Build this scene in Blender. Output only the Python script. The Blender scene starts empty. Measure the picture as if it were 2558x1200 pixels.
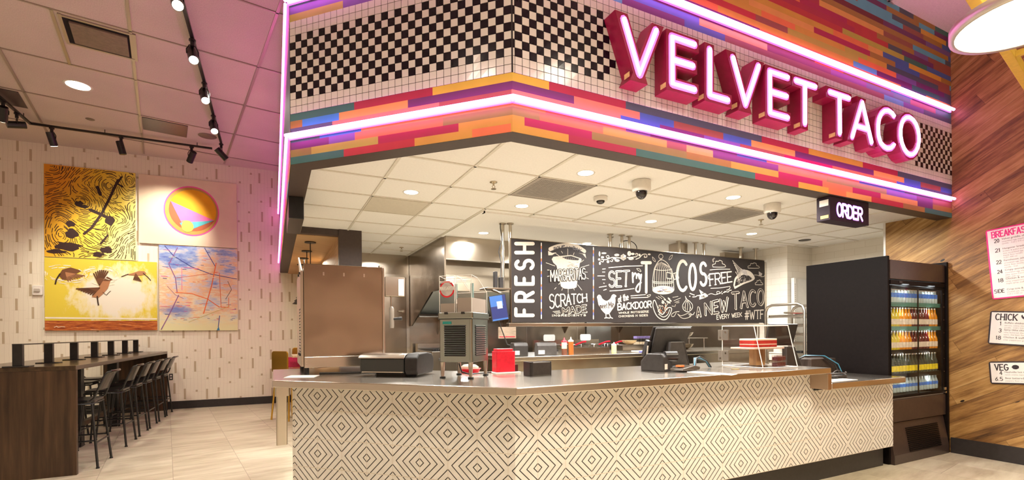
import bpy, bmesh, math, random
from math import pi, sin, cos, radians as R
from mathutils import Vector, Matrix
C = bpy.context.scene.collection
SC = bpy.context.scene
# ---------------------------------------------------------------- camera, world, lights, exposure
FPX, CX, CY, ROLL, YAW = 1210.86, 1279.0, 831.62, 0.0077, R(26.164)
CAM = Vector((-1.3941, -2.8054, 1.44))
cd = bpy.data.cameras.new('camera'); co = bpy.data.objects.new('camera', cd); C.objects.link(co)
cd.sensor_width = 36; cd.lens = FPX * 36 / 2558; cd.shift_x = 0; cd.shift_y = (CY - 600) / 2558; cd.clip_start = .05
co.matrix_world = Matrix.Translation(CAM) @ Matrix.Rotation(-YAW, 4, 'Z') @ Matrix.Rotation(pi/2, 4, 'X') @ Matrix.Rotation(-ROLL, 4, 'Z')
SC.camera = co
FW = Vector((sin(YAW), cos(YAW), 0)); RT = Vector((cos(YAW), -sin(YAW), 0)); UP = Vector((0, 0, 1))
def ray(x, y):
    c, s = cos(ROLL), sin(ROLL); px, py = x - CX, y - CY
    return FW + RT * ((c*px - s*py) / FPX) - UP * ((s*px + c*py) / FPX)
def on_plane(x, y, n, o):                       # where a measured point lies on a known plane of the room
    r = ray(x, y); n = Vector(n); return CAM + r * (n.dot(Vector(o) - CAM) / n.dot(r))
def onY(x, y, v): return on_plane(x, y, (0, 1, 0), (0, v, 0))
def onX(x, y, v): return on_plane(x, y, (1, 0, 0), (v, 0, 0))
def onZ(x, y, v): return on_plane(x, y, (0, 0, 1), (0, 0, v))
def yfor(px, X):                                  # where along a straight run at X the measured column falls
    r = ray(px, 300); return (CAM + r*((X - CAM.x)/r.x)).y

SC.view_settings.view_transform = 'Standard'; SC.view_settings.look = 'None'
SC.view_settings.gamma = 1; SC.view_settings.use_curve_mapping = False
SC.view_settings.exposure = 0.0
SC.cycles.max_bounces = 8; SC.cycles.transparent_max_bounces = 24; SC.cycles.glossy_bounces = 4; SC.cycles.diffuse_bounces = 4
SC.cycles.sample_clamp_indirect = 4.0
SC.cycles.use_denoising = True
w = bpy.data.worlds.new('world'); SC.world = w; w.use_nodes = True
w.node_tree.nodes['Background'].inputs[0].default_value = (1.0, .84, .70, 1)
w.node_tree.nodes['Background'].inputs[1].default_value = .20
WARM = (1.0, .92, .75); WHITE = (1.0, .96, .90)
def lamp(kind, loc, energy, color=WARM, size=.15, target=None, spot=R(60), blend=.6, spread=R(170)):
    l = bpy.data.lights.new('lamp_light', kind); o = bpy.data.objects.new('lamp_light', l); C.objects.link(o)
    o.location = loc; l.energy = energy; l.color = color
    if kind == 'AREA': l.shape = 'DISK'; l.size = size; l.spread = spread
    if kind == 'SPOT': l.spot_size = spot; l.spot_blend = blend; l.shadow_soft_size = size
    if kind == 'POINT': l.shadow_soft_size = size
    if target is not None:
        d = Vector(target) - Vector(loc); o.rotation_euler = d.to_track_quat('-Z', 'Y').to_euler()
    return o
# recessed downlights of the kitchen ceiling
KZ = 2.818
DOWN = [(-.185, 1.86), (1.035, .67), (1.035, 1.87), (2.86, .665), (2.84, 1.855), (1.205, 3.35), (2.97, 3.42), (4.69, 1.855)]
for x, y in DOWN: lamp('AREA', (x, y, KZ - .03), 68, WHITE, .13)
for x, y in ((4.9, 3.42), (4.69, .67), (.3, 4.6)): lamp('AREA', (x, y, KZ - .05), 45, WHITE, .13)  # further unseen lamps added to brighten the kitchen
for x in (1.25, 2.5, 3.8, 5.1): lamp('AREA', (x, 4.35, 2.03), 16, (.93, .98, 1.0), .15)      # unseen lamps added under the hood to brighten its inside
# unseen fill lamps added at the hall ceiling; one sits at the round downlight
HALL = 4.88
for x, y, e in ((-.6, -2.2, 75), (2.0, -2.8, 75), (4.2, -3.2, 60), (-3.2, -1.2, 55), (-.5, -5.0, 80), (3.0, -5.6, 80), (-4.5, -5.0, 80), (-3.783, 5.782, 45), (-5.5, 4.0, 40), (-3.2, 2.0, 45), (-1.9, 5.0, 35)):
    lamp('AREA', (x, y, HALL - .05), e*.82, WARM, .25, spread=R(140))
# ---------------------------------------------------------------- helpers
def nid(nt, t, **kw):
    n = nt.nodes.new(t)
    for k, v in kw.items(): setattr(n, k, v)
    return n
def setin(nt, n, i, v):
    if hasattr(v, 'is_linked') or hasattr(v, 'links'): nt.links.new(v, n.inputs[i])
    else: n.inputs[i].default_value = v
def M(nt, op, a, b=0.0, c=0.0):
    n = nid(nt, 'ShaderNodeMath', operation=op)
    for i, v in enumerate((a, b, c)): setin(nt, n, i, v)
    return n.outputs[0]
def mixc(nt, f, a, b):
    n = nid(nt, 'ShaderNodeMix', data_type='RGBA')
    setin(nt, n, 0, f); setin(nt, n, 6, a); setin(nt, n, 7, b)
    return n.outputs[2]
def rgba(c): return (c[0], c[1], c[2], 1)
def srgb(*c):                                   # 0..255 display colour to linear
    return tuple((v/255/12.92 if v/255 <= .04045 else ((v/255 + .055)/1.055)**2.4) for v in c)
MATS = {}
def mat(name, color=(.5, .5, .5), rough=.5, metal=0., spec=.5, emit=None, es=0., trans=0., alpha=1., ior=1.45, coat=0.):
    if name in MATS: return MATS[name]
    m = bpy.data.materials.new(name); m.use_nodes = True; b = m.node_tree.nodes['Principled BSDF']
    b.inputs['Base Color'].default_value = rgba(color); b.inputs['Roughness'].default_value = rough
    b.inputs['Metallic'].default_value = metal; b.inputs['Specular IOR Level'].default_value = spec
    b.inputs['Transmission Weight'].default_value = trans; b.inputs['Alpha'].default_value = alpha; b.inputs['IOR'].default_value = ior
    b.inputs['Coat Weight'].default_value = coat
    if emit: b.inputs['Emission Color'].default_value = rgba(emit); b.inputs['Emission Strength'].default_value = es
    MATS[name] = m; return m
def bsdf(m): return m.node_tree.nodes['Principled BSDF']
def objco(nt):
    g = nid(nt, 'ShaderNodeNewGeometry'); s = nid(nt, 'ShaderNodeSeparateXYZ'); nt.links.new(g.outputs['Position'], s.inputs[0])
    return g.outputs['Position'], s.outputs[0], s.outputs[1], s.outputs[2]
def comb(nt, x, y, z):
    n = nid(nt, 'ShaderNodeCombineXYZ'); setin(nt, n, 0, x); setin(nt, n, 1, y); setin(nt, n, 2, z); return n.outputs[0]
def noise(nt, vec, scale, detail=3., rough=.5):
    n = nid(nt, 'ShaderNodeTexNoise'); setin(nt, n, 'Vector', vec); setin(nt, n, 'Scale', scale); setin(nt, n, 'Detail', detail); setin(nt, n, 'Roughness', rough); return n.outputs[0]
def white(nt, vec):
    n = nid(nt, 'ShaderNodeTexWhiteNoise', noise_dimensions='3D'); setin(nt, n, 'Vector', vec); return n.outputs[0]
def ramp(nt, f, stops, interp='LINEAR'):
    n = nid(nt, 'ShaderNodeValToRGB'); setin(nt, n, 0, f); cr = n.color_ramp; cr.interpolation = interp
    while len(cr.elements) < len(stops): cr.elements.new(.5)
    for e, (p, c) in zip(cr.elements, stops): e.position = p; e.color = rgba(c)
    return n.outputs[0]
def bump(m, h, strength=.2, dist=.01):
    nt = m.node_tree; n = nid(nt, 'ShaderNodeBump'); setin(nt, n, 'Height', h); setin(nt, n, 'Strength', strength); setin(nt, n, 'Distance', dist)
    nt.links.new(n.outputs[0], bsdf(m).inputs['Normal'])
def tint(name, color, rough=.5, amt=.15, scale=30., metal=0., stretch=(1, 1, 1), spec=.5, bmp=0.):   # a colour with procedural variation
    if name in MATS: return MATS[name]
    m = mat(name, color, rough, metal, spec); nt = m.node_tree
    p, x, y, z = objco(nt); v = comb(nt, M(nt, 'MULTIPLY', x, stretch[0]), M(nt, 'MULTIPLY', y, stretch[1]), M(nt, 'MULTIPLY', z, stretch[2]))
    f = noise(nt, v, scale, 4.)
    c = ramp(nt, f, [(.3, tuple(k*(1 - amt) for k in color)), (.7, tuple(min(1, k*(1 + amt)) for k in color))])
    nt.links.new(c, bsdf(m).inputs['Base Color'])
    if bmp: bump(m, f, bmp, .004)
    return m
def steel(name, color, rough, wav=.0, grain='Z'):
    if name in MATS: return MATS[name]
    m = mat(name, color, rough, 1.0); nt = m.node_tree; p, x, y, z = objco(nt)
    s = {'Z': (60, 60, 2), 'X': (2, 60, 60), 'Y': (60, 2, 60)}[grain]
    f = noise(nt, comb(nt, M(nt, 'MULTIPLY', x, s[0]), M(nt, 'MULTIPLY', y, s[1]), M(nt, 'MULTIPLY', z, s[2])), 4., 2.)
    r = M(nt, 'MULTIPLY_ADD', f, .02, rough - .01); nt.links.new(r, bsdf(m).inputs['Roughness'])
    h = noise(nt, p, 2.3, 1.)
    if wav: bump(m, M(nt, 'ADD', M(nt, 'MULTIPLY', h, 1.0), M(nt, 'MULTIPLY', f, .0)), wav, .05)
    return m

class MB:
    """collects geometry; build() links it as one mesh object"""
    def __init__(s): s.v = []; s.f = []; s.m = []; s.sm = []; s.mats = []
    def mi(s, m):
        if m not in s.mats: s.mats.append(m)
        return s.mats.index(m)
    def add(s, vs, fs, m, smooth=False):
        o = len(s.v); s.v += [Vector(q) for q in vs]; i = s.mi(m)
        for f in fs: s.f.append([o + k for k in f]); s.m.append(i); s.sm.append(smooth)
        return s
    def box(s, x0, x1, y0, y1, z0, z1, m, T=None):
        vs = [Vector((x, y, z)) for z in (z0, z1) for y in (y0, y1) for x in (x0, x1)]
        if T: vs = [T @ q for q in vs]
        return s.add(vs, [(0, 2, 3, 1), (4, 5, 7, 6), (0, 1, 5, 4), (2, 6, 7, 3), (0, 4, 6, 2), (1, 3, 7, 5)], m)
    def rbox(s, x0, x1, y0, y1, z0, z1, m, r=.01, n=3, T=None, axis='Z'):     # box with rounded edges along one axis
        a = {'Z': (x0, x1, y0, y1, z0, z1), 'Y': (x0, x1, z0, z1, y0, y1), 'X': (y0, y1, z0, z1, x0, x1)}[axis]
        r = min(r, (a[1]-a[0])/2.01, (a[3]-a[2])/2.01)
        poly = []
        for cx, cy, t0 in ((a[1]-r, a[3]-r, 0), (a[0]+r, a[3]-r, pi/2), (a[0]+r, a[2]+r, pi), (a[1]-r, a[2]+r, 1.5*pi)):
            for k in range(n + 1): t = t0 + k*pi/2/n; poly.append((cx + r*cos(t), cy + r*sin(t)))
        return s.prism(poly, a[4], a[5], m, axis, T)
    def prism(s, poly, d0, d1, m, axis='Z', T=None):   # poly in the plane across axis
        f = {'Z': lambda p, d: Vector((p[0], p[1], d)), 'Y': lambda p, d: Vector((p[0], d, p[1])), 'X': lambda p, d: Vector((d, p[0], p[1]))}[axis]
        n = len(poly); vs = [f(p, d0) for p in poly] + [f(p, d1) for p in poly]
        if T: vs = [T @ q for q in vs]
        return s.add(vs, [tuple(range(n))[::-1], tuple(range(n, 2*n))] + [(i, (i+1) % n, n + (i+1) % n, n + i) for i in range(n)], m)
    def face(s, pts, m): return s.add(pts, [tuple(range(len(pts)))], m)
    def cyl(s, p0, p1, r0, m, r1=None, n=14, cap=True):
        p0, p1 = Vector(p0), Vector(p1); r1 = r0 if r1 is None else r1; d = (p1 - p0).normalized()
        a = d.orthogonal().normalized(); b = d.cross(a); vs = []
        for p, r in ((p0, r0), (p1, r1)):
            vs += [p + (a*cos(2*pi*k/n) + b*sin(2*pi*k/n))*r for k in range(n)]
        s.add(vs, [(k, (k+1) % n, n + (k+1) % n, n + k) for k in range(n)], m, True)
        if cap: s.add(vs[:n], [tuple(range(n))[::-1]], m); s.add(vs[n:], [tuple(range(n))], m)
        return s
    def lathe(s, prof, m, c=(0, 0, 0), n=18, T=None, cap=True):    # prof: (r, z)
        c = Vector(c); vs = []
        for r, z in prof: vs += [c + Vector((r*cos(2*pi*k/n), r*sin(2*pi*k/n), z)) for k in range(n)]
        if T: vs = [T @ q for q in vs]
        L = len(prof)
        s.add(vs, [(i*n + k, i*n + (k+1) % n, (i+1)*n + (k+1) % n, (i+1)*n + k) for i in range(L-1) for k in range(n)], m, True)
        if cap: s.add(vs[:n], [tuple(range(n))[::-1]], m); s.add(vs[-n:], [tuple(range(n))], m)
        return s
    def tube(s, pts, r, m, n=8, closed=False):
        pts = [Vector(p) for p in pts]; L = len(pts); vs = []; a = None
        for i, p in enumerate(pts):
            if closed: d = pts[(i+1) % L] - pts[i-1]
            else: d = pts[min(i+1, L-1)] - pts[max(i-1, 0)]
            d.normalize()
            a = d.orthogonal() if a is None else (a - d*a.dot(d))
            if a.length < 1e-6: a = d.orthogonal()
            a.normalize(); b = d.cross(a)
            vs += [p + (a*cos(2*pi*k/n) + b*sin(2*pi*k/n))*r for k in range(n)]
        fs = [(i*n + k, i*n + (k+1) % n, (i+1)*n + (k+1) % n, (i+1)*n + k) for i in range(L-1) for k in range(n)]
        if closed: fs += [((L-1)*n + k, (L-1)*n + (k+1) % n, (k+1) % n, k) for k in range(n)]
        s.add(vs, fs, m, True)
        if not closed: s.add(vs[:n], [tuple(range(n))[::-1]], m); s.add(vs[-n:], [tuple(range(n))], m)
        return s
    def build(s, name, parent=None, off=None, bev=0., seg=2):
        if off is None: off = WO.get(parent.name, Vector((0, 0, 0))) if parent else None
        if off is None:
            xs = [q.x for q in s.v]; ys = [q.y for q in s.v]; off = Vector(((min(xs)+max(xs))/2, (min(ys)+max(ys))/2, min(q.z for q in s.v)))
        off = Vector(off); me = bpy.data.meshes.new(name); me.from_pydata([q - off for q in s.v], [], s.f)
        for m in s.mats: me.materials.append(m)
        for p, i, sm in zip(me.polygons, s.m, s.sm): p.material_index = i; p.use_smooth = sm
        bm = bmesh.new(); bm.from_mesh(me); bmesh.ops.recalc_face_normals(bm, faces=bm.faces); bm.to_mesh(me); bm.free(); me.update()
        o = bpy.data.objects.new(name, me); C.objects.link(o)
        if parent: o.parent = parent
        else: o.location = off
        WO[o.name] = off
        if bev:
            b = o.modifiers.new('bevel', 'BEVEL'); b.width = bev; b.segments = seg; b.limit_method = 'ANGLE'; b.angle_limit = R(40)
            b.harden_normals = False
        return o
WO = {}
def thing(name, label, cat, loc=(0, 0, 0), group=None, local=False):   # Empty at the base of a thing; parts given in world space unless local
    o = bpy.data.objects.new(name, None); C.objects.link(o); o.location = loc; o.empty_display_size = .1
    o['label'] = label; o['category'] = cat
    if group: o['group'] = group
    WO[o.name] = Vector((0, 0, 0)) if local else Vector(loc); return o
def tag(o, label, cat, group=None, kind=None):
    o['label'] = label; o['category'] = cat
    if group: o['group'] = group
    if kind: o['kind'] = kind
    return o
def struct(o): o['kind'] = 'structure'; return o
def dup(root, loc, rotz=0., label=None, group=None):
    r = root.copy(); C.objects.link(r); r.location = loc; r.rotation_euler = (0, 0, rotz)
    if label: r['label'] = label
    if group: r['group'] = group
    for ch in list(root.children):
        c = ch.copy(); C.objects.link(c); c.parent = r
        for g in ch.children:
            q = g.copy(); C.objects.link(q); q.parent = c
    return r
ORD = ['first', 'second', 'third', 'fourth', 'fifth', 'sixth', 'seventh', 'eighth', 'ninth', 'tenth', 'eleventh', 'twelfth', 'thirteenth', 'fourteenth', 'fifteenth', 'sixteenth', 'seventeenth', 'eighteenth', 'nineteenth', 'twentieth']

# ---- lettering: strokes on a 0..1 box (x scaled by the glyph's width)
def arc(cx, cy, rx, ry, a0, a1, n=10): return [(cx + rx*cos(R(a0 + (a1-a0)*k/n)), cy + ry*sin(R(a0 + (a1-a0)*k/n))) for k in range(n+1)]
GL = {
 'A': [[(0, 0), (.5, 1), (1, 0)], [(.18, .34), (.82, .34)]],
 'B': [[(0, 0), (0, 1), (.6, 1)] + arc(.6, .76, .34, .24, 90, -90, 6) + [(0, .52)], [(.6, .52)] + arc(.62, .26, .38, .26, 90, -90, 6) + [(0, 0)]],
 'C': [arc(.55, .5, .55, .5, 50, 310, 14)],
 'D': [[(0, 0), (0, 1), (.4, 1)] + arc(.4, .5, .6, .5, 90, -90, 10) + [(0, 0)]],
 'E': [[(1, 1), (0, 1), (0, 0), (1, 0)], [(0, .52), (.8, .52)]],
 'F': [[(1, 1), (0, 1), (0, 0)], [(0, .52), (.8, .52)]],
 'G': [arc(.52, .5, .52, .5, 50, 330, 14) + [(1, .45), (.6, .45)]],
 'H': [[(0, 0), (0, 1)], [(1, 0), (1, 1)], [(0, .5), (1, .5)]],
 'I': [[(.5, 0), (.5, 1)]],
 'J': [[(.8, 1), (.8, .3)] + arc(.45, .3, .35, .3, 0, -180, 8)],
 'K': [[(0, 0), (0, 1)], [(1, 1), (0, .42)], [(.25, .58), (1, 0)]],
 'L': [[(0, 1), (0, 0), (1, 0)]],
 'M': [[(0, 0), (0, 1), (.5, .35), (1, 1), (1, 0)]],
 'N': [[(0, 0), (0, 1), (1, 0), (1, 1)]],
 'O': [arc(.5, .5, .5, .5, 90, 450, 18)],
 'P': [[(0, 0), (0, 1), (.55, 1)] + arc(.6, .74, .4, .26, 90, -90, 8) + [(0, .48)]],
 'Q': [arc(.5, .5, .5, .5, 90, 450, 18), [(.6, .3), (1, 0)]],
 'R': [[(0, 0), (0, 1), (.55, 1)] + arc(.6, .74, .38, .26, 90, -90, 8) + [(0, .48)], [(.45, .48), (1, 0)]],
 'S': [arc(.5, .75, .46, .25, 30, 250, 8) + arc(.5, .26, .5, .26, 70, -150, 8)],
 'T': [[(0, 1), (1, 1)], [(.5, 1), (.5, 0)]],
 'U': [[(0, 1), (0, .35)] + arc(.5, .35, .5, .35, 180, 360, 8) + [(1, 1)]],
 'V': [[(0, 1), (.5, 0), (1, 1)]],
 'W': [[(0, 1), (.25, 0), (.5, .8), (.75, 0), (1, 1)]],
 'X': [[(0, 0), (1, 1)], [(0, 1), (1, 0)]], 'Y': [[(0, 1), (.5, .5), (1, 1)], [(.5, .5), (.5, 0)]], 'Z': [[(0, 1), (1, 1), (0, 0), (1, 0)]],
 '0': [arc(.5, .5, .45, .5, 90, 450, 16)], '1': [[(.2, .8), (.5, 1), (.5, 0)]],
 '2': [arc(.5, .7, .45, .3, 160, -30, 8) + [(0, 0), (1, 0)]],
 '3': [arc(.45, .75, .45, .25, 150, -90, 8), arc(.45, .25, .5, .27, 90, -150, 8)],
 '4': [[(.7, 0), (.7, 1), (0, .3), (1, .3)]], '5': [[(.9, 1), (.1, 1), (.05, .55)] + arc(.45, .32, .5, .32, 120, -140, 8)],
 '6': [[(.8, 1), (.1, .45)] + arc(.5, .28, .45, .28, 150, -210, 12)], '8': [arc(.5, .75, .38, .25, 90, 450, 12), arc(.5, .25, .48, .26, 90, 450, 12)],
 '#': [[(.2, 0), (.4, 1)], [(.6, 0), (.8, 1)], [(0, .35), (.95, .35)], [(.05, .68), (1, .68)]],
 '.': [[(.4, 0), (.5, .04)]], ',': [[(.5, .08), (.35, -.12)]], '-': [[(.1, .45), (.9, .45)]], '&': [[(1, 0), (.2, .75)] + arc(.45, .82, .25, .18, 180, 0, 6) + [(.05, .3)] + arc(.4, .22, .35, .22, 160, 360, 6)],
 'a': [arc(.45, .3, .42, .3, 30, 390, 12), [(.9, .6), (.9, 0)]], 't': [[(.4, .95), (.4, .1), (.7, 0)], [(.05, .65), (.8, .65)]],
 'h': [[(.1, 1), (.1, 0)], [(.1, .35)] + arc(.5, .35, .38, .27, 180, 0, 6) + [(.88, 0)]], 'e': [[(.1, .32), (.88, .36)] + arc(.48, .32, .42, .32, 10, 310, 10)],
 'm': [[(.02, .62), (.08, 0)], [(.08, .4)] + arc(.28, .42, .2, .2, 180, 0, 5) + [(.48, 0)], [(.48, .4)] + arc(.7, .42, .22, .2, 180, 0, 5) + [(.95, 0)]],
 'y': [[(.08, .62), (.2, .15), (.5, .08), (.9, .6)], [(.9, .62), (.75, -.2)] + arc(.4, -.3, .35, .25, 20, -200, 8)],
 'f': [arc(.65, .8, .25, .2, 30, 180, 6) + [(.4, 0)], [(.1, .55), (.75, .55)]], 'o': [arc(.5, .3, .42, .3, 90, 450, 12)],
 'i': [[(.5, .62), (.5, 0)], [(.48, .85), (.52, .88)]],
}
WD = {'I': .25, 'i': .25, '1': .5, 'M': 1.2, 'W': 1.25, 'm': 1.15, ' ': .55, '.': .3, ',': .3, 'E': .85, 'F': .8, 'L': .8, 'J': .8, 't': .7, 'f': .7}
SLAB = {'A': [(0, 0), (1, 0)], 'F': [(0, 0)], 'H': [(0, 0), (0, 1), (1, 0), (1, 1)], 'I': [(.5, 0), (.5, 1)], 'K': [(0, 0), (0, 1), (1, 1), (1, 0)], 'M': [(0, 0), (0, 1), (1, 1), (1, 0)], 'N': [(0, 0), (0, 1), (1, 1)],
        'R': [(0, 0), (0, 1), (1, 0)], 'T': [(.5, 0)], 'P': [(0, 0), (0, 1)], 'B': [(0, 0), (0, 1)], 'D': [(0, 0), (0, 1)], 'E': [(0, 0), (0, 1)], 'V': [(0, 1), (1, 1)], 'W': [(0, 1), (1, 1)], 'L': [(0, 1), (0, 0)], 'X': [(0, 0), (1, 0), (0, 1), (1, 1)], 'Y': [(.5, 0), (0, 1), (1, 1)], '1': [(.5, 0)], '4': [(.7, 0)]}
def ribbon(mb, pts, wd, nrm, m, caps=True):     # flat painted stroke through 3D points lying on a plane with normal nrm
    nrm = Vector(nrm).normalized(); pts = [Vector(p) for p in pts]; h = wd/2
    def lift(): mb.k = (getattr(mb, 'k', 0) + 1) % 40; return nrm*(mb.k*2.5e-5)      # each stroke of paint lies a hair over the last
    for a, b in zip(pts, pts[1:]):
        d = b - a
        if d.length < 1e-7: continue
        d.normalize(); s = nrm.cross(d)*h
        L = lift(); mb.face([a - s + L, b - s + L, b + s + L, a + s + L], m)
    if caps:
        for p in pts:
            u = nrm.orthogonal().normalized(); v = nrm.cross(u)
            L = lift(); mb.face([p + L + (u*cos(k*pi/4) + v*sin(k*pi/4))*h for k in range(8)], m)
def quadmap(bl, br, tl, tr):
    bl, br, tl, tr = Vector(bl), Vector(br), Vector(tl), Vector(tr)
    return lambda u, v: (bl*(1-u) + br*u)*(1-v) + (tl*(1-u) + tr*u)*v
def text(mb, s, fm, wd, nrm, m, gap=.28, slab=0., sx=None):   # s set to fill the unit box of fm
    ws = [WD.get(c, 1.0) for c in s]; tot = sum(ws) + gap*(len(s) - 1); x = 0
    for c, wc in zip(s, ws):
        g = lambda p: fm((x + p[0]*wc)/tot, p[1])
        for st in GL.get(c, []): ribbon(mb, [g(p) for p in st], wd, nrm, m)
        if slab:
            for p in SLAB.get(c, []): ribbon(mb, [g((p[0] - slab/wc, p[1])), g((p[0] + slab/wc, p[1]))], wd*.75, nrm, m)
        x += wc + gap
def small_text(s, size, m, T, name, parent, width=None):       # printed body text in the built-in typeface, as a mesh
    cu = bpy.data.curves.new(name, 'FONT'); cu.body = s; cu.size = size; cu.extrude = 0; cu.resolution_u = 2
    o = bpy.data.objects.new(name, cu); C.objects.link(o); bpy.context.view_layer.update()
    me = bpy.data.meshes.new_from_object(o.evaluated_get(bpy.context.evaluated_depsgraph_get())); bpy.data.objects.remove(o); bpy.data.curves.remove(cu)
    me.materials.clear(); me.materials.append(m)
    if width:
        mx = max((v.co.x for v in me.vertices), default=1) or 1
        for v in me.vertices: v.co.x *= width/mx
    me.transform(T); q = bpy.data.objects.new(name, me); C.objects.link(q)
    if parent: q.parent = parent
    return q
# ---------------------------------------------------------------- materials
STEEL = steel('brushed_steel', (.60, .55, .48), .22, .0, 'X'); STEELV = steel('brushed_steel_sheet', (.46, .40, .33), .22, .35, 'Z')
STEELD = steel('dark_steel_sheet', (.27, .22, .17), .24, .25, 'Z'); STEELB = steel('cool_steel_sheet', (.55, .58, .60), .25, .3, 'X')
CHROME = mat('chrome', (.75, .72, .68), .12, 1.); POLE = steel('satin_pole', (.55, .50, .42), .3)
BLACK = tint('black_plastic', (.016, .014, .014), .38, .3); BLACKM = tint('black_metal', (.012, .011, .011), .32, .3, spec=.6)
GREYP = tint('grey_plastic', (.055, .05, .048), .42, .15); DARKG = tint('dark_grey_plastic', (.03, .027, .026), .4, .15)
BROWN = tint('dark_brown_paint', (.055, .036, .030), .5, .1); BASEB = tint('charcoal_baseboard', (.030, .026, .026), .4, .12)
WHITEP = tint('white_plastic', (.78, .74, .68), .4, .04); CREAM = tint('cream_paint', (.80, .74, .64), .6, .03)
CEILT = tint('ceiling_panel', (.85, .83, .79), .85, .03, 60., bmp=.05); GRIDM = tint('ceiling_grid_white', (.68, .64, .56), .5, .05)
RED = tint('red_plastic', (.62, .012, .03), .35, .15); GOLD = mat('gold_metal', (.75, .48, .10), .28, 1.)
EMW = mat('lamp_lens', (1, 1, 1), .4, emit=(1.0, .88, .68), es=14.)
RUBBER = tint('rubber', (.01, .01, .01), .7, .2)
def glassmat(name, tintc=(1, 1, 1), glossy=.08, ru=.02, edge=False):
    m = bpy.data.materials.new(name); m.use_nodes = True; nt = m.node_tree; nt.nodes.clear()
    out = nid(nt, 'ShaderNodeOutputMaterial'); t = nid(nt, 'ShaderNodeBsdfTransparent'); g = nid(nt, 'ShaderNodeBsdfGlossy'); mx = nid(nt, 'ShaderNodeMixShader')
    t.inputs[0].default_value = rgba(tintc); g.inputs['Roughness'].default_value = ru
    lw = nid(nt, 'ShaderNodeLayerWeight'); lw.inputs[0].default_value = .30
    f = M(nt, 'MULTIPLY_ADD', M(nt, 'POWER', lw.outputs['Facing'], 4.), .5, glossy); nt.links.new(f, mx.inputs[0])
    nt.links.new(t.outputs[0], mx.inputs[1]); nt.links.new(g.outputs[0], mx.inputs[2]); nt.links.new(mx.outputs[0], out.inputs[0]); MATS[name] = m
    return m
GLASS = glassmat('clear_glass', (.96, .98, .97), .03); ACRY = glassmat('clear_acrylic', (.95, .93, .92), .03); ACRYE = mat('acrylic_edge', (.85, .82, .78), .2, emit=None, spec=.8)

def floor_mat():
    m = mat('stone_floor_tile', (.5, .42, .32), .42); nt = m.node_tree; p, x, y, z = objco(nt); a = R(9.3)
    xr = M(nt, 'ADD', M(nt, 'MULTIPLY', M(nt, 'ADD', x, 1.88), cos(a)), M(nt, 'MULTIPLY', M(nt, 'SUBTRACT', y, 4.3), sin(a)))
    yr = M(nt, 'SUBTRACT', M(nt, 'MULTIPLY', M(nt, 'SUBTRACT', y, 4.3), cos(a)), M(nt, 'MULTIPLY', M(nt, 'ADD', x, 1.88), sin(a)))
    cx = M(nt, 'DIVIDE', xr, .625); ix = M(nt, 'FLOOR', cx); fx = M(nt, 'FRACT', cx)
    cy = M(nt, 'ADD', M(nt, 'DIVIDE', yr, 1.25), M(nt, 'MULTIPLY', M(nt, 'MODULO', ix, 2.), .5)); iy = M(nt, 'FLOOR', cy); fy = M(nt, 'FRACT', cy)
    gx = M(nt, 'LESS_THAN', M(nt, 'ABSOLUTE', M(nt, 'SUBTRACT', fx, .5)), .4955); gy = M(nt, 'LESS_THAN', M(nt, 'ABSOLUTE', M(nt, 'SUBTRACT', fy, .5)), .4978)
    g = M(nt, 'MULTIPLY', gx, gy); rnd = white(nt, comb(nt, ix, iy, 0.))
    v1 = noise(nt, comb(nt, M(nt, 'MULTIPLY', xr, .9), M(nt, 'MULTIPLY_ADD', yr, 5., M(nt, 'MULTIPLY', rnd, 7.)), rnd), 1.6, 8., .62)
    v2 = noise(nt, comb(nt, M(nt, 'MULTIPLY', xr, 2.), M(nt, 'MULTIPLY', yr, 9.), rnd), 4., 6., .6)
    f = M(nt, 'ADD', M(nt, 'MULTIPLY', v1, .75), M(nt, 'MULTIPLY_ADD', v2, .25, M(nt, 'MULTIPLY_ADD', rnd, .08, -.04)))
    c = ramp(nt, f, [(.3, (.35, .30, .205)), (.47, (.51, .455, .335)), (.6, (.59, .54, .41)), (.75, (.67, .63, .50))])
    c = mixc(nt, g, (.33, .28, .21, 1), c); nt.links.new(c, bsdf(m).inputs['Base Color'])
    nt.links.new(M(nt, 'MULTIPLY_ADD', v2, .25, .30), bsdf(m).inputs['Roughness']); return m
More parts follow.
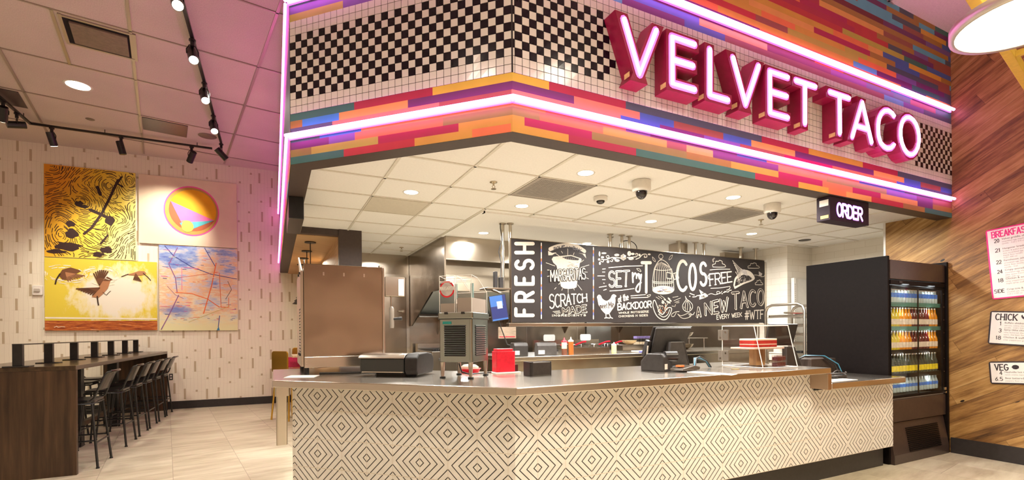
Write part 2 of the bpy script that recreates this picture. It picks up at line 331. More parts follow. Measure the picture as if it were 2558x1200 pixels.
def wallpaper_mat():
    m = mat('bar_wallpaper', (.8, .7, .6), .75); nt = m.node_tree; p, x, y, z = objco(nt)
    cu = M(nt, 'DIVIDE', x, .19); iu = M(nt, 'FLOOR', cu); fu = M(nt, 'FRACT', cu); r1 = white(nt, comb(nt, iu, 3., 0.))
    cv = M(nt, 'ADD', M(nt, 'DIVIDE', z, .40), M(nt, 'MULTIPLY', r1, 5.)); iv = M(nt, 'FLOOR', cv); fv = M(nt, 'FRACT', cv)
    r2 = white(nt, comb(nt, iu, iv, 1.)); r3 = white(nt, comb(nt, iu, iv, 5.))
    hgt = M(nt, 'ADD', .10, M(nt, 'MULTIPLY', M(nt, 'GREATER_THAN', r2, .35), .42))
    u0 = M(nt, 'MULTIPLY_ADD', r3, .35, .25)
    bar = M(nt, 'MULTIPLY', M(nt, 'LESS_THAN', M(nt, 'ABSOLUTE', M(nt, 'SUBTRACT', fu, u0)), .092), M(nt, 'LESS_THAN', fv, hgt))
    wv = M(nt, 'MULTIPLY', M(nt, 'SUBTRACT', noise(nt, comb(nt, iu, M(nt, 'MULTIPLY', z, .8), 0.), 3.), .5), .9)
    l1 = M(nt, 'LESS_THAN', M(nt, 'ABSOLUTE', M(nt, 'SUBTRACT', M(nt, 'FRACT', M(nt, 'ADD', M(nt, 'MULTIPLY', cu, 3.), wv)), .5)), .035)
    l2 = M(nt, 'LESS_THAN', fv, .012)
    ln = M(nt, 'MULTIPLY', M(nt, 'MAXIMUM', l1, l2), .45)
    c = mixc(nt, ln, (.84, .77, .64, 1), (.58, .50, .40, 1)); c = mixc(nt, bar, c, (.52, .42, .29, 1))
    nt.links.new(c, bsdf(m).inputs['Base Color']); return m
def plank_mat(name, cols, slope, pw=.155, seed=0.):
    m = mat(name, cols[1], .55); nt = m.node_tree; p, x, y, z = objco(nt)
    h = M(nt, 'SUBTRACT', x, y); a = math.atan(slope)
    u = M(nt, 'ADD', M(nt, 'MULTIPLY', h, cos(a)), M(nt, 'MULTIPLY', z, sin(a))); v = M(nt, 'SUBTRACT', M(nt, 'MULTIPLY', z, cos(a)), M(nt, 'MULTIPLY', h, sin(a)))
    cv = M(nt, 'DIVIDE', v, pw); iv = M(nt, 'FLOOR', cv); fv = M(nt, 'FRACT', cv); r = white(nt, comb(nt, iv, seed, 0.))
    cu = M(nt, 'ADD', M(nt, 'DIVIDE', u, 1.7), M(nt, 'MULTIPLY', r, 9.)); iu = M(nt, 'FLOOR', cu); fu = M(nt, 'FRACT', cu)
    r2 = white(nt, comb(nt, iv, iu, 7.))
    g = noise(nt, comb(nt, M(nt, 'MULTIPLY', u, 1.3), M(nt, 'MULTIPLY', v, 16.), M(nt, 'MULTIPLY', r2, 40.)), 1.8, 8., .65)
    g2 = noise(nt, comb(nt, M(nt, 'MULTIPLY', u, 1.5), M(nt, 'MULTIPLY', v, 4.), M(nt, 'MULTIPLY', r2, 17.)), 1.5, 5., .6)
    f = M(nt, 'ADD', M(nt, 'MULTIPLY', g, .58), M(nt, 'MULTIPLY_ADD', g2, .34, M(nt, 'MULTIPLY', r2, .15)))
    c = ramp(nt, f, [(.34, cols[0]), (.49, cols[1]), (.60, cols[2]), (.73, cols[3])])
    kn = nid(nt, 'ShaderNodeTexVoronoi'); setin(nt, kn, 'Vector', comb(nt, M(nt, 'MULTIPLY', u, 1.6), M(nt, 'MULTIPLY', v, 3.2), r2)); setin(nt, kn, 'Scale', 1.5)
    kk = M(nt, 'LESS_THAN', kn.outputs['Distance'], .062); c = mixc(nt, kk, c, rgba(tuple(k*.12 for k in cols[0])))
    gap = M(nt, 'MAXIMUM', M(nt, 'LESS_THAN', fv, .022), M(nt, 'LESS_THAN', fu, .002)); c = mixc(nt, M(nt, 'MULTIPLY', gap, .6), c, rgba(tuple(k*.3 for k in cols[0])))
    nt.links.new(c, bsdf(m).inputs['Base Color']); bump(m, M(nt, 'SUBTRACT', g, gap), .25, .01); return m
def subway_mat():
    m = mat('white_subway_tile', (.8, .75, .66), .3); nt = m.node_tree; p, x, y, z = objco(nt)
    b = nid(nt, 'ShaderNodeTexBrick'); setin(nt, b, 'Vector', comb(nt, M(nt, 'ADD', x, y), z, 0.)); setin(nt, b, 'Scale', 1.)
    setin(nt, b, 'Color1', (.80, .75, .66, 1)); setin(nt, b, 'Color2', (.77, .72, .63, 1)); setin(nt, b, 'Mortar', (.66, .60, .50, 1)); setin(nt, b, 'Mortar Size', .003); setin(nt, b, 'Brick Width', .30); setin(nt, b, 'Row Height', .10)
    nt.links.new(b.outputs[0], bsdf(m).inputs['Base Color']); bump(m, b.outputs['Fac'], -.2, .003); return m
def diamond_mat():
    m = mat('diamond_pattern_tile', (.8, .75, .68), .35); nt = m.node_tree; tc = nid(nt, 'ShaderNodeUVMap'); s = nid(nt, 'ShaderNodeSeparateXYZ'); nt.links.new(tc.outputs[0], s.inputs[0])
    P = .4325; u = M(nt, 'DIVIDE', M(nt, 'SUBTRACT', s.outputs[0], .167), P/2); v = M(nt, 'DIVIDE', M(nt, 'SUBTRACT', s.outputs[1], .976), P/2)
    a = M(nt, 'PINGPONG', M(nt, 'ADD', M(nt, 'ADD', u, v), 200.), 1.); b = M(nt, 'PINGPONG', M(nt, 'ADD', M(nt, 'SUBTRACT', u, v), 200.), 1.)
    L = M(nt, 'MAXIMUM', a, b); per = .2433
    q = M(nt, 'MULTIPLY', M(nt, 'ABSOLUTE', M(nt, 'SUBTRACT', M(nt, 'FRACT', M(nt, 'ADD', M(nt, 'DIVIDE', M(nt, 'SUBTRACT', L, .138), per), .5)), .5)), per)
    line = M(nt, 'LESS_THAN', q, .0205)
    jv = M(nt, 'LESS_THAN', M(nt, 'ABSOLUTE', M(nt, 'SUBTRACT', M(nt, 'FRACT', M(nt, 'ADD', u, 100.5)), .5)), .008)
    jh = M(nt, 'LESS_THAN', M(nt, 'ABSOLUTE', M(nt, 'SUBTRACT', M(nt, 'FRACT', M(nt, 'ADD', v, 100.)), .5)), .012)
    j = M(nt, 'MAXIMUM', jv, jh); p, x, y, z = objco(nt); n = noise(nt, p, 18., 4.)
    base = ramp(nt, n, [(.3, (.73, .70, .65)), (.7, (.82, .795, .75))])
    c = mixc(nt, line, base, (.012, .010, .012, 1)); c = mixc(nt, j, c, (.66, .59, .49, 1))
    nt.links.new(c, bsdf(m).inputs['Base Color']); bump(m, M(nt, 'SUBTRACT', 1., M(nt, 'MAXIMUM', line, j)), .25, .002); return m
def wood_dark(name, c0, c1, ax='Z'):
    m = mat(name, c1, .38); nt = m.node_tree; p, x, y, z = objco(nt)
    k = {'Z': (14, 14, .8), 'Y': (14, .8, 14), 'X': (.8, 14, 14)}[ax]
    f = noise(nt, comb(nt, M(nt, 'MULTIPLY', x, k[0]), M(nt, 'MULTIPLY', y, k[1]), M(nt, 'MULTIPLY', z, k[2])), 1.4, 6., .6)
    nt.links.new(ramp(nt, f, [(.3, c0), (.55, c1), (.75, tuple(q*1.6 for q in c1))]), bsdf(m).inputs['Base Color']); return m
def fabric_ceiling():
    m = mat('felt_ceiling_panel', (.30, .24, .22), .9); nt = m.node_tree; p, x, y, z = objco(nt)
    f = noise(nt, comb(nt, M(nt, 'MULTIPLY', x, 60.), M(nt, 'MULTIPLY', y, 25.), 0.), 2., 4., .7); g = noise(nt, p, 1.2, 3.)
    c = ramp(nt, M(nt, 'ADD', M(nt, 'MULTIPLY', f, .7), M(nt, 'MULTIPLY', g, .3)), [(.3, (.52, .44, .39)), (.7, (.74, .64, .57))])
    nt.links.new(c, bsdf(m).inputs['Base Color']); return m
WOODC = [(.060, .026, .008), (.23, .112, .032), (.39, .215, .066), (.55, .35, .14)]
PLANK = plank_mat('reclaimed_wood_plank', WOODC, .56, .165)
WOODN = plank_mat('pale_wood_panel', [(.40, .23, .10), (.50, .31, .15), (.57, .37, .19), (.62, .42, .24)], 0., .22, 3.)
BARW = wood_dark('dark_walnut', (.026, .013, .006), (.065, .034, .016)); BARWY = wood_dark('dark_walnut_top', (.030, .018, .010), (.060, .036, .019), 'Y'); bsdf(BARWY).inputs['Roughness'].default_value = .22

# ---------------------------------------------------------------- the setting
struct(MB().box(-9, 8, -8, 10, -.1, 0, floor_mat()).build('floor'))
struct(MB().box(-9, 8, -8, 8.75, HALL, HALL + .1, fabric_ceiling()).build('ceiling'))
GRD = mat('ceiling_grid_rail', (.42, .36, .30), .35, .6); g = MB(); ang = R(99.5); da = Vector((cos(ang), sin(ang), 0)); db = Vector((sin(ang), -cos(ang), 0)); o0 = Vector((-2.721, 3.378, HALL)); 
def rail(mb, a, b, w_=.030):
    s = (b - a).normalized().cross(UP)*w_/2; vs = [a - s, b - s, b + s, a + s]; mb.add(vs + [q - UP*.012 for q in vs], [(0, 1, 2, 3), (4, 7, 6, 5), (0, 4, 5, 1), (1, 5, 6, 2), (2, 6, 7, 3), (3, 7, 4, 0)], GRD)
def clipped(a, d):                               # the rail's run between the hall walls
    t0, t1 = -30., 30.
    for ax, lo, hi in ((0, -7.4, 5.6), (1, -6.5, 8.45)):
        if abs(d[ax]) > 1e-6:
            s0, s1 = sorted(((lo - a[ax])/d[ax], (hi - a[ax])/d[ax])); t0 = max(t0, s0); t1 = min(t1, s1)
    return (a + d*t0, a + d*t1) if t1 - t0 > .3 else None
for k in range(-8, 9):
    q = clipped(o0 + db*(1.29*k), da)
    if q: rail(g, *q)
    q = clipped(Vector((-3.047, 5.246, HALL)) + da*(1.283*k), db)
    if q: rail(g, *q, .018)
for k in (-1,):                  # short half-panel rails beside the diffusers
    a = Vector((-3.047, 5.246, HALL)) - db*.645 + da*(1.283*(k)); rail(g, a, a + da*1.283, .03)
struct(g.build('trim_1'))
WP = wallpaper_mat(); nw = Vector((.0288, .9996, 0)); aw = Vector((-3.192, 8.589, 0))
def wallY(x): return aw.y - (x - aw.x)*.0288
struct(MB().prism([(-9, wallY(-9)), (-.5, wallY(-.5)), (-.5, wallY(-.5) + .12), (-9, wallY(-9) + .12)], 0, HALL, WP).build('wall_back'))
struct(MB().prism([(-9, wallY(-9) - .014), (-.5, wallY(-.5) - .014), (-.5, wallY(-.5) - .001), (-9, wallY(-9) - .001)], 0, .152, BASEB).build('baseboard_back'))
struct(MB().box(-7.6, -7.5, -8, 8.7, 0, HALL, CREAM).build('wall_left'))
struct(MB().box(-9, 8, -8.0, -7.9, 0, HALL, tint('rear_wall_paint', (.62, .48, .40), .7, .25, 1.2)).build('wall_rear'))
struct(MB().box(5.706, 5.80, -8, .68, 0, HALL, PLANK).build('wall_right'))
struct(MB().box(5.70, 5.81, .68, .705, 0, KZ, WHITEP).build('trim_2'))
struct(MB().box(5.688, 5.706, -8, .02, 0, .170, BASEB).box(5.690, 5.706, -8, .02, .170, .178, BASEB).build('baseboard_right'))
SUB = subway_mat()
struct(MB().box(6.67, 6.75, .68, 2.24, 0, KZ, SUB).box(5.80, 6.75, .62, .68, 0, KZ, SUB).build('wall_kitchen_right'))
struct(MB().prism([(6.03, 2.24), (6.75, 2.24), (6.75, 2.34), (6.13, 2.34), (6.13, 5.75), (6.03, 5.75)], 0, KZ, SUB).build('wall_kitchen_right_return'))
bw = MB().box(-.33, 6.03, 5.70, 5.80, 0, KZ, STEELV)
for x in (.74, 1.9, 3.1, 4.3, 5.4): bw.box(x - .012, x + .012, 5.694, 5.702, .2, KZ, STEEL)
struct(bw.build('wall_kitchen_back'))
struct(MB().box(6.018, 6.028, 2.75, 5.69, 0, 1.62, STEELV).build('wall_kitchen_cladding'))
struct(MB().box(-.62, -.33, 3.9, 4.0, 0, KZ, BROWN).box(-.40, -.33, 4.0, 5.8, 0, KZ, STEELD).build('wall_kitchen_left'))
struct(MB().box(-1.12, -.62, 3.92, 4.02, 2.735, KZ, BROWN).build('trim_3'))
struct(MB().box(-.62, -.55, 4.0, 8.5, 0, 2.80, WOODN).build('wall_nook_right'))
struct(MB().box(-1.119, -.62, 4.02, 8.5, 2.725, 2.80, WOODN).build('ceiling'))
# kitchen ceiling: lay-in panels with white grid, plain board over the cooking line
kp = [(-1.12, 1.33), (.062, .15), (6.67, .15), (6.67, 2.24), (6.03, 2.24), (6.03, 5.7), (-.33, 5.7), (-.33, 3.95), (-1.12, 3.95)]
kc = struct(MB().prism(kp, KZ, KZ + .05, CEILT).build('ceiling'))
g = MB()
def kx_lo(y): return max(-1.118, .212 - y) if y < 1.33 else (-1.118 if y < 3.9 else -.33)
for k in range(-2, 11):
    x = .105 + .61*k; y0 = max(.152, .212 - x) if x < .062 else .152; y1 = 2.24
    if x < .74: y1 = 5.70 if x > -.33 else 3.93
    if y0 < y1: g.box(x - .012, x + .012, y0, y1, KZ - .008, KZ, GRIDM)
for k in range(0, 10):
    y = .305 + .61*k; x1 = 6.66 if y < 2.25 else .74
    if y < 5.7: g.box(kx_lo(y), x1, y - .012, y + .012, KZ - .008, KZ, GRIDM)
g.box(.74, 6.03, 2.24, 2.30, KZ - .02, KZ, CEILT); g.box(.72, .76, 2.24, 3.75, KZ - .02, KZ, CEILT)
struct(g.build('trim_4'))

# ---- fascia over the counter: three runs, painted bands, glazed mosaic band
ZB, ZT0, ZT1 = 2.739, 3.1225, 3.8277; S2 = 1.794; c45 = .5**.5
def SP(s, d=0.):                                 # s along the front: s>0 right run, s<0 chamfer, beyond the chamfer the return; d = out from the face
    if s >= 0: return Vector((s - d*math.tan(R(22.5))*max(0, 1 - s*1e6), -d, 0))
    if s >= -S2: 
        v = Vector((s*c45, -s*c45, 0)) + Vector((-c45, -c45, 0))*d
        return v
    return Vector((-S2*c45 - d, S2*c45 + (-s - S2), 0))
outer = [(5.706, 0), (0, 0), (-1.2686, 1.2686), (-1.2686, 8.50)]; inner = [(-1.1186, 8.50), (-1.1186, 1.3307), (.0621, .15), (5.706, .15)]
fas = struct(MB().prism(outer + inner, ZB, HALL, BROWN).build('wall_front'))
PAL = {k: tint('mural_' + k, srgb(*c), .55, .05, 6.) for k, c in dict(teal=(62, 112, 106), crimson=(176, 42, 74), yellow=(222, 186, 70), orange=(226, 160, 88), purple=(112, 50, 104), red=(190, 52, 62), coral=(232, 122, 76), olive=(150, 128, 70), gold=(212, 158, 66), violet=(120, 88, 152), blue=(66, 140, 210), magenta=(176, 34, 84), slate=(80, 86, 104), brown=(150, 84, 74), navy=(72, 98, 170), maroon=(112, 32, 48), ochre=(166, 120, 60), salmon=(226, 130, 104), sky=(96, 168, 204), mustard=(186, 170, 74)).items()}
mur = MB()
def stripe(s0, s1, z0, z1, col):
    for a, b in ((s0, min(s1, -S2)), (max(s0, -S2), min(s1, 0.)), (max(s0, 0.), s1)):
        if b - a < .003: continue
        d = .003
        p, q = SP(a + (1e-4 if a == 0 else 0), d), SP(b - (1e-6 if b == -S2 else 0), d) if b != 0 else Vector((-d*math.tan(R(22.5)), -d, 0))
        if a == 0: p = Vector((-d*math.tan(R(22.5)), -d, 0))
        if a == -S2: p = Vector((-S2*c45 - d*.9239*.45, S2*c45 - d, 0))
        if b == -S2: q = Vector((-S2*c45 - d, S2*c45 - d*.4, 0))
        mur.face([p + UP*z0, q + UP*z0, q + UP*z1, p + UP*z1], PAL[col])
def pxs(x, z):                                   # front position (s) of a measured column at height z
    if x >= 1281: 
        r = ray(x, 600); t = -CAM.y/r.y; return (CAM + r*t).x
    r = ray(x, 600); n = Vector((1, 1, 0)); t = -n.dot(CAM)/n.dot(r); q = CAM + r*t; return -q.y/c45
rows = [
 [(888, 'teal'), (1084, 'crimson'), (1374, 'yellow'), (1565, 'crimson'), (1904, 'slate'), (2021, 'crimson'), (2156, 'gold'), (2243, 'crimson'), (2380, 'slate')],
 [(758, 'ochre'), (850, 'blue'), (1022, 'orange'), (1436, 'purple'), (1600, 'salmon'), (1685, 'navy'), (1808, 'brown'), (1878, 'navy'), (1987, 'orange'), (2183, 'purple'), (2259, 'orange'), (2300, 'navy'), (2350, 'brown'), (2380, 'navy')],
 [(833, 'slate'), (1100, 'salmon'), (1281, 'brown'), (1552, 'salmon'), (1650, 'navy'), (1760, 'purple'), (1850, 'violet'), (1960, 'brown'), (2080, 'magenta'), (2240, 'coral'), (2300, 'navy'), (2380, 'slate')],
 [(801, 'teal'), (905, 'blue'), (1365, 'orange'), (1565, 'salmon'), (1626, 'violet'), (1842, 'purple'), (1916, 'navy'), (2034, 'salmon'), (2147, 'coral'), (2260, 'navy'), (2330, 'slate'), (2380, 'brown')],
 [(824, 'purple'), (889, 'violet'), (1109, 'coral'), (1350, 'olive'), (1508, 'coral'), (1667, 'gold'), (1716, 'brown'), (1782, 'orange'), (1945, 'purple'), (2065, 'coral'), (2215, 'olive'), (2290, 'violet'), (2330, 'purple'), (2380, 'brown')],
 [(780, 'olive'), (947, 'mustard'), (1148, 'crimson'), (1312, 'gold'), (1480, 'magenta'), (1716, 'olive'), (1827, 'ochre'), (1945, 'gold'), (2055, 'magenta'), (2130, 'coral'), (2200, 'magenta'), (2292, 'orange'), (2330, 'purple'), (2380, 'ochre')],
 [(861, 'teal'), (1038, 'red'), (1182, 'gold'), (1279, 'coral'), (1422, 'gold'), (1590, 'crimson'), (1887, 'teal'), (1995, 'crimson'), (2070, 'gold'), (2114, 'coral'), (2177, 'orange'), (2256, 'red'), (2310, 'ochre'), (2380, 'teal')]]
hh = (ZT0 - ZB)/7; rnd = random.Random(5)
warm = ['crimson', 'red', 'gold', 'orange', 'coral', 'magenta', 'ochre', 'brown', 'salmon', 'mustard', 'red', 'orange', 'maroon']; cool = ['navy', 'purple', 'teal', 'sky', 'slate', 'violet', 'gold', 'brown', 'sky', 'ochre', 'slate', 'purple']
for i, row in enumerate(rows):
    z1 = ZT0 - i*hh; z0 = z1 - hh; s = -S2
    for px, c in row: e = min(pxs(px, (z0+z1)/2), 5.70); stripe(s, e, z0, z1, c); s = e
    s = -S2
    while s > -8.9: e = s - rnd.uniform(.5, 1.2); stripe(max(e, -8.98), s, z0, z1, rnd.choice(warm + cool)); s = e
n = 19; hu = (HALL - ZT1)/n
for i in range(n):
    z0 = ZT1 + i*hu; z1 = z0 + hu; s = -9.0
    while s < 5.70:
        e = min(5.70, s + (rnd.uniform(.25, .7) if s > 4 else rnd.uniform(.35, 1.25)))
        m_ = (s + e)/2; k = 4.4 - abs(i - 9)*.07 + rnd.uniform(-.3, .3)
        pool = cool if (m_ > k or m_ < -.3) else (['navy', 'purple', 'orange', 'brown', 'navy', 'maroon'] if i in (0, 1) else ['magenta', 'salmon', 'purple', 'brown', 'coral'] if i in (2, 3) else warm)
        if i == 0 and m_ < 1.0: pool = ['crimson', 'mustard', 'sky', 'violet']
        stripe(s, e, z0, z1, rnd.choice(pool)); s = e
if True:                                          # mosaic backing on the return run
    stripe(-9.0, -S2, ZT0, ZT1, 'slate')
struct(mur.build('mural', fas))
TW = tint('white_glazed_tile', (.78, .73, .67), .16, .05, 3.); TBK = tint('black_glazed_tile', (.012, .006, .012), .14, .3, spec=.3); GRT = tint('dark_grout', (.035, .025, .03), .8)
tb = MB(); ts = (ZT1 - ZT0)/13; gp = .0022; rnd = random.Random(3)
for a, b in ((-S2, 0.), (0., 5.706)):
    p, q = (SP(-S2, .002), Vector((-.001, -.002, 0))) if a < 0 else (Vector((-.001, -.002, 0)), SP(5.706, .002))
    tb.face([p + UP*ZT0, q + UP*ZT0, q + UP*ZT1, p + UP*ZT1], GRT)
def tile(s0, s1, r, m):
    if s1 - s0 < .008: return
    z0 = ZT0 + r*ts + gp; z1 = z0 + ts - 2*gp; j = lambda: .006 + rnd.uniform(-.0004, .0004)
    vs = [SP(s0 + gp, j()) + UP*z0, SP(s1 - gp, j()) + UP*z0, SP(s1 - gp, j()) + UP*z1, SP(s0 + gp, j()) + UP*z1]
    k = [SP(s0 + gp, .002) + UP*z0, SP(s1 - gp, .002) + UP*z0, SP(s1 - gp, .002) + UP*z1, SP(s0 + gp, .002) + UP*z1]
    tb.add(vs + k, [(0, 1, 2, 3), (0, 4, 5, 1), (1, 5, 6, 2), (2, 6, 7, 3), (3, 7, 4, 0)], m)
for r in range(13):
    ck = 2 <= r <= 10
    for c in range(34):
        s1 = -c*ts - (.0 if c else .002); s0 = max(s1 - ts, -S2 + .002) if c else -ts
        tile(s0, s1, r, TBK if ck and (c + r) % 2 == 1 else TW)
    tile(.003, .017, r, TBK if ck and r % 2 == 1 else TW)
    for c in range(106):
        s0 = .017 + c*ts; s1 = min(s0 + ts, 5.704); x = s0 + ts/2
        left = x < .80 + (.055 if r in (4, 8) else 0); right = x > 5.02 - (.11 if r < 5 else 0)
        tile(s0, s1, r, TBK if ck and (left or right) and (c + r) % 2 == 0 else TW)
struct(tb.build('tile_band', fas))
# dark metal bracket box under the return soffit
tag(MB().box(-1.262, -1.13, 2.18, 2.95, 2.53, 2.737, BLACKM).build('bracket_box', bev=.004), 'dark metal bracket box fixed under the soffit at the left end of the painted fascia', 'bracket')

# ---- neon lines
NEON = mat('pink_neon_core', (1, .6, 1), .4, emit=(1.0, .30, .95), es=12.); NEONS = mat('pink_neon_glow_band', (1, .3, .9), .4, emit=(1.0, .16, .88), es=1.25)
NEONR = mat('pink_neon_side', (1, .4, .8), .4, emit=(1.0, .13, .74), es=14.); NEONRS = mat('pink_neon_side_glow_band', (1, .3, .7), .4, emit=(1.0, .14, .60), es=1.0)
for z, end, nm in ((2.945, 5.66, 'pink neon line along the lower painted band of the fascia, below the tile band'), (3.975, 5.66, 'pink neon line along the upper painted band of the fascia, above the tile band')):
    t = thing('neon_tube', nm, 'neon light', (0, -.05, z)); d = .045
    pts = [Vector((end, -d, z)), Vector((-d*.414, -d, z)), Vector((-1.2686 - d*.80, 1.2686 - d*.62, z))]
    MB().tube(pts, .0145, NEON, 10).build('glass_tube', t)
    sl = MB()
    def glow_band(mb, a, b, m, hh_):  # flat emissive band behind the tube imitates its pink fringe glow
        dirn = (b - a).normalized(); out = Vector((dirn.y, -dirn.x, 0)); out = out if out.dot(CAM - a) > 0 else -out
        A, B = a - out*.024, b - out*.024
        vs = [A + UP*hh_, B + UP*hh_, B - UP*hh_, A - UP*hh_]; mb.add(vs + [q - out*.015 for q in vs], [(0, 1, 2, 3), (4, 7, 6, 5), (0, 4, 5, 1), (1, 5, 6, 2), (2, 6, 7, 3), (3, 7, 4, 0)], m)
    for a, b in zip(pts, pts[1:]): glow_band(sl, a, b, NEONS, .023)
    sl.build('glow_band', t)
    t = thing('neon_tube', nm.replace('pink neon line along the', 'pink neon line running back to the papered wall on the').replace(' of the fascia', '').replace(', below the tile band', '').replace(', above the tile band', ''), 'neon light', (-1.30, 4.8, z))
    MB().tube([Vector((-1.2686 - .030, 1.29, z)), Vector((-1.2686 - .030, 8.46, z))], .011, NEONR, 10).build('glass_tube', t); sl = MB(); sl.box(-1.2855, -1.2725, 1.29, 8.46, z - .014, z + .014, NEONRS).build('glow_band', t)  # return run has the same kind of emissive band for fringe glow
# ---------------------------------------------------------------- the sign over the counter
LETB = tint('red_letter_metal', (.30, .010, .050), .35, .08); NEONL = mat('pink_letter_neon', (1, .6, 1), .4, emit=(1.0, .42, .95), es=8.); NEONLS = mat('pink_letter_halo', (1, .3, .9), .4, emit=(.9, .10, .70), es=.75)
STK = tint('yellow_sticker', (.75, .6, .2), .6)
C_ = [(4.206, 3.585), (4.165, 3.612), (4.105, 3.622), (4.04, 3.608), (3.985, 3.57), (3.94, 3.51), (3.92, 3.43), (3.925, 3.34), (3.96, 3.28), (4.02, 3.25), (4.08, 3.242), (4.15, 3.257), (4.202, 3.295)]
O_ = [(4.50 + .178*cos(R(a)), 3.437 + .192*sin(R(a))) for a in range(90, 451, 20)]
LET = [('V', 'first letter V of the sign, at its left end', [[(.803, 3.609), (.938, 3.262), (1.093, 3.609)]]),
 ('E', 'first letter E of the sign, between a V and an L', [[(1.471, 3.606), (1.246, 3.606), (1.245, 3.262), (1.468, 3.264)], [(1.25, 3.438), (1.453, 3.440)]]),
 ('L', 'the only letter L of the sign', [[(1.632, 3.607), (1.628, 3.258), (1.826, 3.258)]]),
 ('V', 'second letter V of the sign, right of the L', [[(1.888, 3.607), (2.030, 3.265), (2.189, 3.612)]]),
 ('E', 'second letter E of the sign, left of a T', [[(2.559, 3.603), (2.328, 3.602), (2.328, 3.256), (2.555, 3.258)], [(2.33, 3.435), (2.542, 3.437)]]),
 ('T', 'letter T that ends the first word of the sign', [[(2.668, 3.602), (2.939, 3.605)], [(2.791, 3.603), (2.788, 3.252)]]),
 ('T', 'letter T that begins the second word of the sign', [[(3.150, 3.604), (3.445, 3.607)], [(3.296, 3.603), (3.296, 3.254)]]),
 ('A', 'the only letter A of the sign', [[(3.491, 3.254), (3.655, 3.612), (3.807, 3.254)], [(3.555, 3.371), (3.75, 3.370)]]),
 ('C', 'the only letter C of the sign', [C_]), ('O', 'letter O at the right end of the sign', [O_])]
for ch, ds, sts in LET:
    x0 = min(p[0] for s in sts for p in s); z0 = min(p[1] for s in sts for p in s)
    t = thing('sign_letter', 'red neon ' + ds, 'sign letter', (x0, -.01, z0 - .05), 'red neon letters of the sign over the counter')
    b = MB(); nn = MB(); hl = MB(); Y0, Y1 = -.008, -.132
    for st in sts:
        closed = st[0] == st[-1] or (Vector(st[0]) - Vector(st[-1])).length < 1e-4
        for i, (p, q) in enumerate(zip(st, st[1:])):
            a, c = Vector((p[0], 0, p[1])), Vector((q[0], 0, q[1])); d = (c - a).normalized(); s = Vector((-d.z, 0, d.x))*.051
            ea = .050 if len(st) < 6 else .012; eb = ea
            if len(st) == 3 and i == 0: eb = .045
            qd = [a - d*ea - s, c + d*eb - s, c + d*eb + s, a - d*ea + s]
            # keep the ends of the letter square to the baseline
            if ch in 'VA':
                zt, zb = 3.660 + .0007*i, 3.205 - .0007*i
                for k, (base, sg) in enumerate(((a, -1), (c, 1), (c, 1), (a, -1))):
                    if abs(d.z) > .5:
                        zz = zt if (base.z > 3.44) else zb; tt = (zz - qd[k].z)/d.z; qd[k] = qd[k] + d*tt
            b.n = getattr(b, 'n', 0) + 1; b.prism([(v.x, v.z) for v in qd], Y0, Y1 + .0006*(b.n % 7), LETB, 'Y')
        path = [Vector((p[0], Y1 - .004, p[1])) for p in st]
        if len(st) >= 6 or True: nn.tube(path if not closed else path[:-1], .0165, NEONL, 10, closed)
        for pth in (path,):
            ribbon(hl, [v + Vector((0, .0015, 0)) for v in pth], .066, (0, -1, 0), NEONLS)  # emissive ribbon imitates the neon's halo on the letter face
        if not closed:
            for e in (path[0], path[-1]): nn.lathe([(.001, -.0165), (.012, -.012), (.0165, 0), (.012, .012), (.001, .0165)], NEONL, e, 10)
    b.build('letter_body', t); nn.build('neon_stroke', t); hl.build('halo_ribbon', t)
    if ch in 'VELT':
        xs = min(v.x for v in b.v if v.z < z0 + .02); MB().box(xs - .0025, xs - .0005, -.125, -.07, z0 - .03, z0 + .005, STK).build('yellow_label', t)
# small black ORDER sign under the soffit
t = thing('order_sign', 'black box sign with lit violet word ORDER hanging under the fascia above the cooler', 'sign', (3.74, .09, 2.51))
MB().box(3.414, 4.065, .025, .155, 2.505, 2.737, tint('sign_black_face', (.022, .010, .020), .6, spec=.3)).build('cabinet', t, bev=.004)
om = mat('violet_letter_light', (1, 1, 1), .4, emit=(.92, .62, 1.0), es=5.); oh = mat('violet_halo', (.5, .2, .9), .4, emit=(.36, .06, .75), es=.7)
mb = MB(); fm = quadmap((3.525, .022, 2.555), (3.945, .022, 2.545), (3.525, .022, 2.675), (3.945, .022, 2.665)); text(mb, 'ORDER', fm, .019, (0, -1, 0), om, .22); mb.build('lettering', t)
mb = MB(); text(mb, 'ORDER', lambda u, v: fm(u, v) + Vector((0, .0015, 0)), .031, (0, -1, 0), oh, .22); mb.build('letter_halo', t)
MB().box(3.411, 3.4135, .04, .125, 2.645, 2.705, WHITEP).build('paper_label', t); MB().box(3.411, 3.4135, .04, .115, 2.525, 2.555, STK).build('yellow_label', t)

# ---------------------------------------------------------------- service counter
CT = 1.102
ctr = thing('service_counter', 'long service counter faced in white tile with black diamonds under a steel top', 'counter', (0, 0, 0))
WO[ctr.name] = Vector((0, 0, 0))
def uvface(me_o, uvs):
    uv = me_o.data.uv_layers.new(name='UVMap')
    for l, q in zip(uv.data, uvs): l.uv = q
dm = diamond_mat(); XE = 4.43
pan = MB(); uvs = []
def panel(p, q, s0, s1, z0, z1):
    pan.face([p + UP*z0, q + UP*z0, q + UP*z1, p + UP*z1], dm); uvs.extend([(s0, z0), (s1, z0), (s1, z1), (s0, z1)])
cL = Vector((-S2*c45, S2*c45, 0)); cM = Vector((0, 0, 0))
panel(cL, cM, -S2, 0, .217, 1.052); panel(cM, Vector((3.07, 0, 0)), 0, 3.07, .217, 1.052); panel(Vector((3.07, 0, 0)), Vector((XE, 0, 0)), 3.07, XE, .217, .905)
